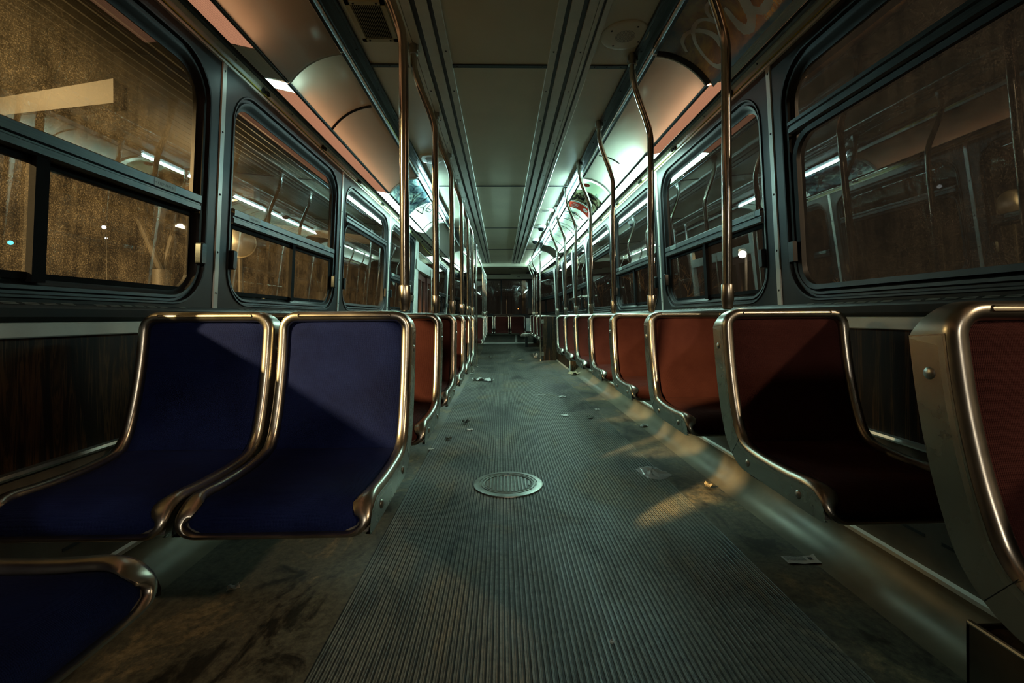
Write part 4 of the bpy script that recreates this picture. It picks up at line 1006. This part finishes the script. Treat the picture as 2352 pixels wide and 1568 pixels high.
scrap('paper_scrap', 0.728, 3.76, 0.9, 0.060, 0.05, 0.014, 'paper_dark', 'crumpled dark and white scrap near the right edge of the ribbed mat', 7)
scrap('paper_scrap', 1.075, 3.44, 0.2, 0.075, 0.045, 0.018, 'paper', 'folded paper scrap on the smooth floor below the fourth right seat', 8)
scrap('paper_scrap', -0.288, 3.61, 0.6, 0.055, 0.055, 0.026, 'paper_dark', 'crumpled greyish scrap at the left of the aisle, upper of two', 9)
scrap('paper_scrap', -0.238, 3.386, 0.1, 0.050, 0.035, 0.010, 'paper', 'small white scrap at the left of the aisle, below the crumpled grey one', 10)
scrap('paper_scrap', -0.370, 3.141, 0.4, 0.045, 0.035, 0.014, 'paper_dark', 'little crumpled scrap beside the second left seat', 11)
scrap('paper_scrap', -0.454, 2.908, 0.2, 0.040, 0.03, 0.004, 'paper', 'flat pale scrap on the left edge of the ribbed mat', 12)
rnd = random.Random(21); mb = MB(); rows = []
ol = [(-0.075, 0.050), (-0.050, -0.085), (0.000, -0.110), (0.040, -0.095), (0.098, -0.040), (0.070, 0.010), (0.055, 0.075), (0.010, 0.100), (-0.045, 0.090)]
ring = []
for q in range(len(ol)):
    a, b_ = Vector(ol[q]), Vector(ol[(q+1) % len(ol)])
    for k in range(5): ring.append(a.lerp(b_, k/5))
for j in range(9):
    f_ = 1-j/8
    rows.append([(p_.x*f_, p_.y*f_, 0.006+0.020*(1-f_**2)*(0.55+0.45*math.sin(q*0.9+j*0.7))+rnd.uniform(0, 0.0035)*(j > 0)) for q, p_ in enumerate(ring)])
mb.grid(rows, closed_u=True); o = mb.build('plastic_bag', 'clear_plastic', None, 25); o.location = (0.800, 2.42, 0)
tag(o, 'clear crumpled plastic bag on the right edge of the ribbed mat', 'bag')
scrap('paper_scrap', 1.005, 2.206, 0.4, 0.05, 0.045, 0.018, 'paper_tan', 'small tan and white paper tab on the smooth floor right of the plastic bag', 14)
scrap('paper_scrap', -0.836, 1.428, 0.6, 0.038, 0.032, 0.012, 'paper', 'small grey paper scrap on the floor below the front left seats', 15)
scrap('paper_scrap', 0.279, 1.162, 0.7, 0.012, 0.014, 0.004, 'paper', 'tiny white speck of paper on the ribs nearest the camera', 16)
scrap('litter_lump', -0.218, 9.30, 0.2, 0.09, 0.07, 0.05, 'paper_dark', 'dark crumpled lump on the aisle floor far back', 17)
scrap('paper_scrap', 0.373, 8.784, 0.3, 0.14, 0.06, 0.012, 'paper_tan', 'pale torn paper on the aisle floor far back', 18)
scrap('plastic_bag', 0.70, 9.15, 0.3, 0.10, 0.16, 0.10, 'paper', 'whitish crumpled bag at the foot of the tall straight pole', 19, 'bag', 10)
scrap('wrapper', 1.045, 6.60, 0.3, 0.14, 0.16, 0.035, 'paper_tan', 'crumpled tan wrapper on the floor in front of the wood clad box', 20)
# printed ticket
t = thing('paper_ticket', 'printed white transfer ticket lying on the floor at lower right', 'ticket', (1.023, 1.540, 0), -0.03)
mb = MB(); mb.grid([[(-0.056+0.112*k/10, y, 0.003+0.010*max(0, (k-8)/2)**2*(1 if y > 0 else 0.3)+0.0015*math.sin(k)) for k in range(11)] for y in (-0.023, 0, 0.023)]); mb.build('ticket_sheet', 'paper', t, 180)
mb = MB()
for k in range(16): mb.box(-0.050+k*0.0042, -0.006, 0.0052, -0.0488+k*0.0042, 0.018, 0.0056)
mb.box(0.026, -0.002, 0.0060, 0.040, 0.010, 0.0064); mb.build('ticket_print', 'black_ink', t)

# ------------------------------------------------------------------ rear end
mb = MB()
mb.box(-0.80, YC-0.01, ZC-0.075, 0.80, YC+0.10, ZC+0.0)
struct(mb.build('trim_ceiling_beam', 'cream_paint'))
mb = MB(); mb.grid([[(-0.70, YC+0.1, ZC-0.045), (0.70, YC+0.1, ZC-0.045)], [(-0.66, 12.3, ZC-0.07), (0.66, 12.3, ZC-0.07)]]); so = struct(mb.build('ceiling_rear', 'cream_paint'))
mb = MB(); mb.box(-0.58, 11.1, ZC-0.059, -0.28, 11.2, ZC-0.054); mb.box(0.20, 11.1, ZC-0.059, 0.52, 11.2, ZC-0.054); mb.build('vent_slots', 'black_paint', so)
mb = MB(); mb.grid([[(-0.95, 12.3, ZC-0.07), (0.95, 12.3, ZC-0.07)], [(-0.92, 12.36, 1.885), (0.92, 12.36, 1.885)], [(-0.9, 12.42, 1.875), (0.9, 12.42, 1.875)]]); rw = struct(mb.build('wall_rear_header', 'cream_paint'))
mb = MB(); mb.box(-0.40, 12.29, ZC-0.088, 0.25, 12.31, ZC-0.074); mb.build('header_slot', 'black_paint', rw)
mb = MB(); mb.box(0.435, 12.335, 1.925, 0.505, 12.345, 1.965); mb.build('header_plate', 'shell_grey', rw)
mb = MB(); text_on(mb, 'V&3', 0.11, lambda x, y: (-0.09+x, 12.318+0.06*(1-(1.93+y-1.885)/0.13), 1.925+y)); mb.build('scrawl', 'lower_panel', rw)
mb = MB()
for bx in ((-0.92, 12.58, 0.0, 0.92, 12.62, 0.93), (-0.92, 12.58, 1.87, 0.92, 12.62, 2.1), (-0.92, 12.58, 0.9, -0.80, 12.62, 1.9), (0.74, 12.58, 0.9, 0.92, 12.62, 1.9)): mb.box(*bx)
struct(mb.build('wall_rear', 'panel_grey'))
wr = struct(bpy.data.objects.new('window_rear', None)); C.objects.link(wr)
mb = MB(); mb.grid([[(-0.80, 12.60, 0.92), (0.74, 12.60, 0.92)], [(-0.80, 12.60, 1.88), (0.74, 12.60, 1.88)]]); 
mb.v = [mb.v[0], mb.v[1], mb.v[3], mb.v[2]]; mb.f = [(0, 1, 2, 3)]; mb.mi = [0]; mb.build('rear_pane', 'glass_rear', wr)
mb = MB(); mb.box(-0.02, 12.57, 0.92, 0.015, 12.60, 1.88); mb.box(-0.80, 12.56, 0.90, 0.74, 12.60, 0.93); mb.box(-0.80, 12.56, 1.855, 0.74, 12.60, 1.88); mb.build('rear_mullion', 'rubber', wr)
t = thing('metal_plinth', 'grey metal base box under the rear bench seats', 'base', (0, 12.3, 0.13))
mb = MB(); mb.box(-0.85, -0.02, 0.0, 0.85, 0.25, 0.25); mb.build('base_panel', 'lower_panel', t, 30)
mb = MB(); mb.box(-0.85, -0.035, 0.0, 0.85, -0.02, 0.03); mb.box(-0.85, -0.035, 0.235, 0.85, -0.02, 0.255); mb.box(0.36, -0.033, 0.03, 0.42, -0.02, 0.235); mb.build('base_trim', 'aluminium_paint', t, 30)
t = thing('wall_plate', 'light grey plate beside the right seat of the rear bench', 'plate', (0.74, 12.30, 0.45))
mb = MB(); pr = [(-0.085, 0), (0.085, 0), (0.035, 0.36), (-0.085, 0.36)]; mb.grid([[(x, 0, z) for x, z in pr], [(x, 0.015, z) for x, z in pr]], closed_u=True); mb.add([(x, 0, z) for x, z in pr], [(0, 1, 2, 3)]); mb.build('plate_face', 'back_plate', t, 30)
t = thing('square_post', 'dark square leg under the aisle facing seats at the rear right', 'leg', (0.60, 11.05, 0.11))
mb = MB(); mb.box(-0.03, -0.03, 0, 0.03, 0.03, 0.27); mb.build('leg_post', 'black_paint', t, 30)
# front end behind the camera
mb = MB(); mb.box(-1.2, Y0-0.04, 0, 1.2, Y0, 0.95); mb.box(-1.2, Y0-0.04, 1.85, 1.2, Y0, 2.1); mb.box(-1.2, Y0-0.04, 0.9, -1.02, Y0, 1.9); mb.box(1.02, Y0-0.04, 0.9, 1.2, Y0, 1.9)
struct(mb.build('wall_front', 'panel_grey'))
side_strip(1, [(1.2, 0.88), (1.15, 1.905)], Y0, SEG[0], 'wall_front_right', 'panel_grey')
side_strip(-1, [(1.2, 0.88), (1.15, 1.905)], Y0, SEG[1], 'wall_front_left', 'panel_grey')
# outer skin above the windows so that no light leaks in
for sd in (-1, 1): side_strip(sd, [(1.15, 1.90), (1.16, 1.96), (1.10, 2.06), (1.0, ZC+0.04)], Y0, Y1, 'wall_roof_edge_'+SD[sd], 'panel_grey')

# ------------------------------------------------------------------ outside
mb = MB(); mb.box(-30, -14, -0.90, 30, 60, -0.85); struct(mb.build('ground', 'asphalt'))
# left: stop canopy
t = thing('station_canopy', 'sodium lit canopy roof with ribbed deck outside the left windows', 'canopy', (0, 0, 0))
mb = MB(); rows = []
xs = [-2.0-0.075*k for k in range(84)]
for y in (-9, 16): rows.append([(x, y, 3.75+0.035*(k % 2)+0.05*(-2-x)) for k, x in enumerate(xs) for _ in (0,)])
mb.grid(rows); mb.build('canopy_deck', 'deck_metal', t, 10)
for y, zz in ((-6, 0), (-1.0, 0), (3.30, 0), (5.10, -0.20), (9.5, 0)):
    mb = MB(); a = Vector((-2.7, y, 2.44+zz)); b_ = Vector((-5.95, y+1.9, 3.13+zz)); hw_, hh = 0.06, 0.085
    mb.grid([[tuple(q+Vector((0, s1*hw_, s2*hh))) for s1, s2 in ((-1, -1), (1, -1), (1, 1), (-1, 1))] for q in (a, b_)], closed_u=True); mb.add([tuple(a+Vector((0, s1*hw_, s2*hh))) for s1, s2 in ((-1, -1), (1, -1), (1, 1), (-1, 1))], [(0, 1, 2, 3)])
    mb.build('canopy_beam', 'beam_paint', t, 30)
mb = MB(); mb.box(-3.87, -6, 1.96, -3.77, 9.6, 2.06); mb.build('canopy_beam', 'beam_paint', t, 30)
for k, y in enumerate((-1.0, 2.95, 5.05, 9.4)):
    c = MB().lathe([(0.085, -0.85), (0.085, 1.38), (0.0001, 1.38)], (-3.70, y, 0), 20).build('canopy_column', 'beam_paint', t)
    mb = MB(); mb.tube([(-3.70, y, 1.36), (-3.82, y-0.22, 2.00)], 0.034, 10); mb.build('column_arm', 'beam_paint', c)
    mb = MB(); mb.tube([(-3.70, y, 1.36), (-3.66, y+0.16, 1.90)], 0.030, 10); mb.build('column_arm', 'beam_paint', c)
for k, (x, y) in enumerate(((-5.2, -2.0), (-5.6, 3.6), (-5.6, 9.5))):
    t = thing('canopy_lamp', ['sodium lamp under the canopy behind the camera', 'sodium lamp under the canopy beyond the left windows', 'far sodium lamp under the left canopy'][k], 'lamp', (x, y, 3.20))
    MB().lathe([(0.16, 0.10), (0.12, 0.22), (0.03, 0.24), (0.03, 0.45)], n=20).build('lamp_shade', 'black_paint', t)
# round mirror
t = thing('round_mirror', 'round convex mirror with pale rim outside the second left window', 'mirror', (-2.28, 4.02, EYE+0.665), 0.35)
MB().lathe([(0.125, -0.004), (0.132, -0.010), (0.128, -0.016), (0.120, -0.010)], n=40).build('mirror_rim', 'mirror_rim_paint', t).rotation_euler = (PI/2, 0, 0)
MB().lathe([(0.0005, 0.018), (0.06, 0.012), (0.12, -0.006)], n=40).build('mirror_glass', 'steel', t).rotation_euler = (PI/2, 0, 0)
mb = MB(); mb.tube([(0, 0.03, 0), (0, 0.05, -0.2), (0, 0.05, -2.35)], 0.022, 10); mb.build('mirror_post', 'beam_paint', t)
# distant lights on posts, left and behind
def far_light(x, y, z, r, mt, label, bulb=None):
    t = thing('street_lamp', label, 'lamp', (x, y, -0.85))
    MB().tube([(0.0, 0.1, 0), (0.0, 0.1, z+0.85+0.15), (0, 0.0, z+0.85+0.15)], 0.012, 6).build('lamp_post', 'black_paint', t)
    MB().lathe([(0.0001, -r), (r*0.7, -r*0.7), (r, 0), (r*0.7, r*0.7), (0.0001, r)], (0, 0, z+0.85), 16).build('lamp_bulb', mt, t)
    return t
def at(px, py, Y):
    a = (px-1176)/1045.3; X = (a*(1)*Y+0.023*Y)/(1-0.023*a); return X, Y, EYE+(728-py)/1045.3*(Y+0.023*X)
x, y, z = at(240, 516, 16); far_light(x, y, z, 0.07, 'far_lamp', 'small white lamp far outside the nearest left window, upper of two')
x, y, z = at(245, 541, 20); far_light(x, y, z, 0.05, 'far_lamp', 'small white lamp far outside the nearest left window, lower of two')
x, y, z = at(25, 550, 14); far_light(x, y, z, 0.07, 'far_lamp_teal', 'small teal light far outside at the left edge')
t = thing('street_lamp', 'bright street lamp seen through the second right window', 'lamp', (7.42, 14.0, -0.85))
MB().tube([(0.35, 0.25, 0), (0.35, 0.25, 3.7), (0.2, 0.12, 3.78), (0, 0, 3.72)], 0.05, 10).build('lamp_post', 'black_paint', t)
x, y, z = at(1706, 587, 14.0)
MB().lathe([(0.0001, -0.11), (0.08, -0.085), (0.115, 0), (0.08, 0.085), (0.0001, 0.11)], (x-7.42, 0, z+0.85), 20).build('lamp_bulb', 'white_bulb', t)
bpy.data.objects['street_light'].location = (x-0.25, y-0.3, z)
for k, (px, py) in enumerate(((1146, 652), (1142, 669), (1153, 665), (1162, 665), (1167, 665), (1175, 665))):
    x, y, z = at(px, py, 48); far_light(x, y, z, 0.022, 'far_lamp', 'tiny distant white light seen through the rear window')['label']
for o in [q for q in scene.objects if q.get('label') == 'tiny distant white light seen through the rear window']: o['group'] = 'tiny distant lights through the rear window'
x, y, z = at(1190, 709, 40); far_light(x, y, z, 0.035, 'far_lamp_red', 'single orange distant light low in the rear window')
mb = MB(); mb.box(0.86, 19, -0.85, 1.02, 19.3, 8); tag(mb.build('concrete_column', 'beam_paint'), 'orange lit column outside the rear window', 'column')
# bare trees on the right
def tree(x, y, h, seed, label):
    t = thing('bare_tree', label, 'tree', (x, y, -0.85), 0, 'bare trees on the right'); rnd = random.Random(seed); mb = MB()
    def br(p, d, l, r, lev):
        q = p+d*l; mid = p+d*l*0.5+Vector((rnd.uniform(-1, 1), rnd.uniform(-1, 1), rnd.uniform(-1, 1)))*l*0.05
        mb.tube([p, mid, q], [r, r*0.8, r*0.6], 5, False)
        if lev == 0: return
        for k in range(3 if lev > 1 else 4):
            nd = (d+Vector((rnd.uniform(-1, 1), rnd.uniform(-1, 1), rnd.uniform(-0.4, 0.8)))*0.85).normalized(); br(p+d*l*rnd.uniform(0.55, 1.0), nd, l*rnd.uniform(0.55, 0.8), r*0.55, lev-1)
    br(Vector((0, 0, 0)), Vector((0, 0, 1)), h*0.38, 0.07, 5)
    mb.build('tree_branches', 'bark', t)
for k, (x, y, h) in enumerate(((6.4, 9.2, 2.9), (4.6, 13.2, 3.4), (4.0, 16.5, 3.2), (7.6, 6.5, 2.2))): tree(x, y, h, 11+k, ['bare tree outside beside the second right window', 'bare tree outside beside the third right window', 'bare tree outside near the rear right windows', 'low bare tree nearest the car on the right'][k])
t = thing('street_lamp', 'added lamp post for the fill light, ahead of the windshield behind the camera', 'lamp', (0.4, -8.6, -0.85))  # unseen post made up to go with the front fill light
MB().tube([(0.0, -0.3, 0), (0.0, -0.3, 5.0), (0, 0.2, 5.05)], 0.05, 8).build('lamp_post', 'black_paint', t)
t = thing('street_lamp', 'street lamp outside the right side behind the camera', 'lamp', (4.2, -2.6, -0.85))
MB().tube([(0.4, -0.2, 0), (0.4, -0.2, 4.5), (0, 0, 4.62)], 0.05, 8).build('lamp_post', 'black_paint', t)
MB().lathe([(0.14, 4.46), (0.10, 4.58), (0.02, 4.62)], n=16).build('lamp_shade', 'black_paint', t)
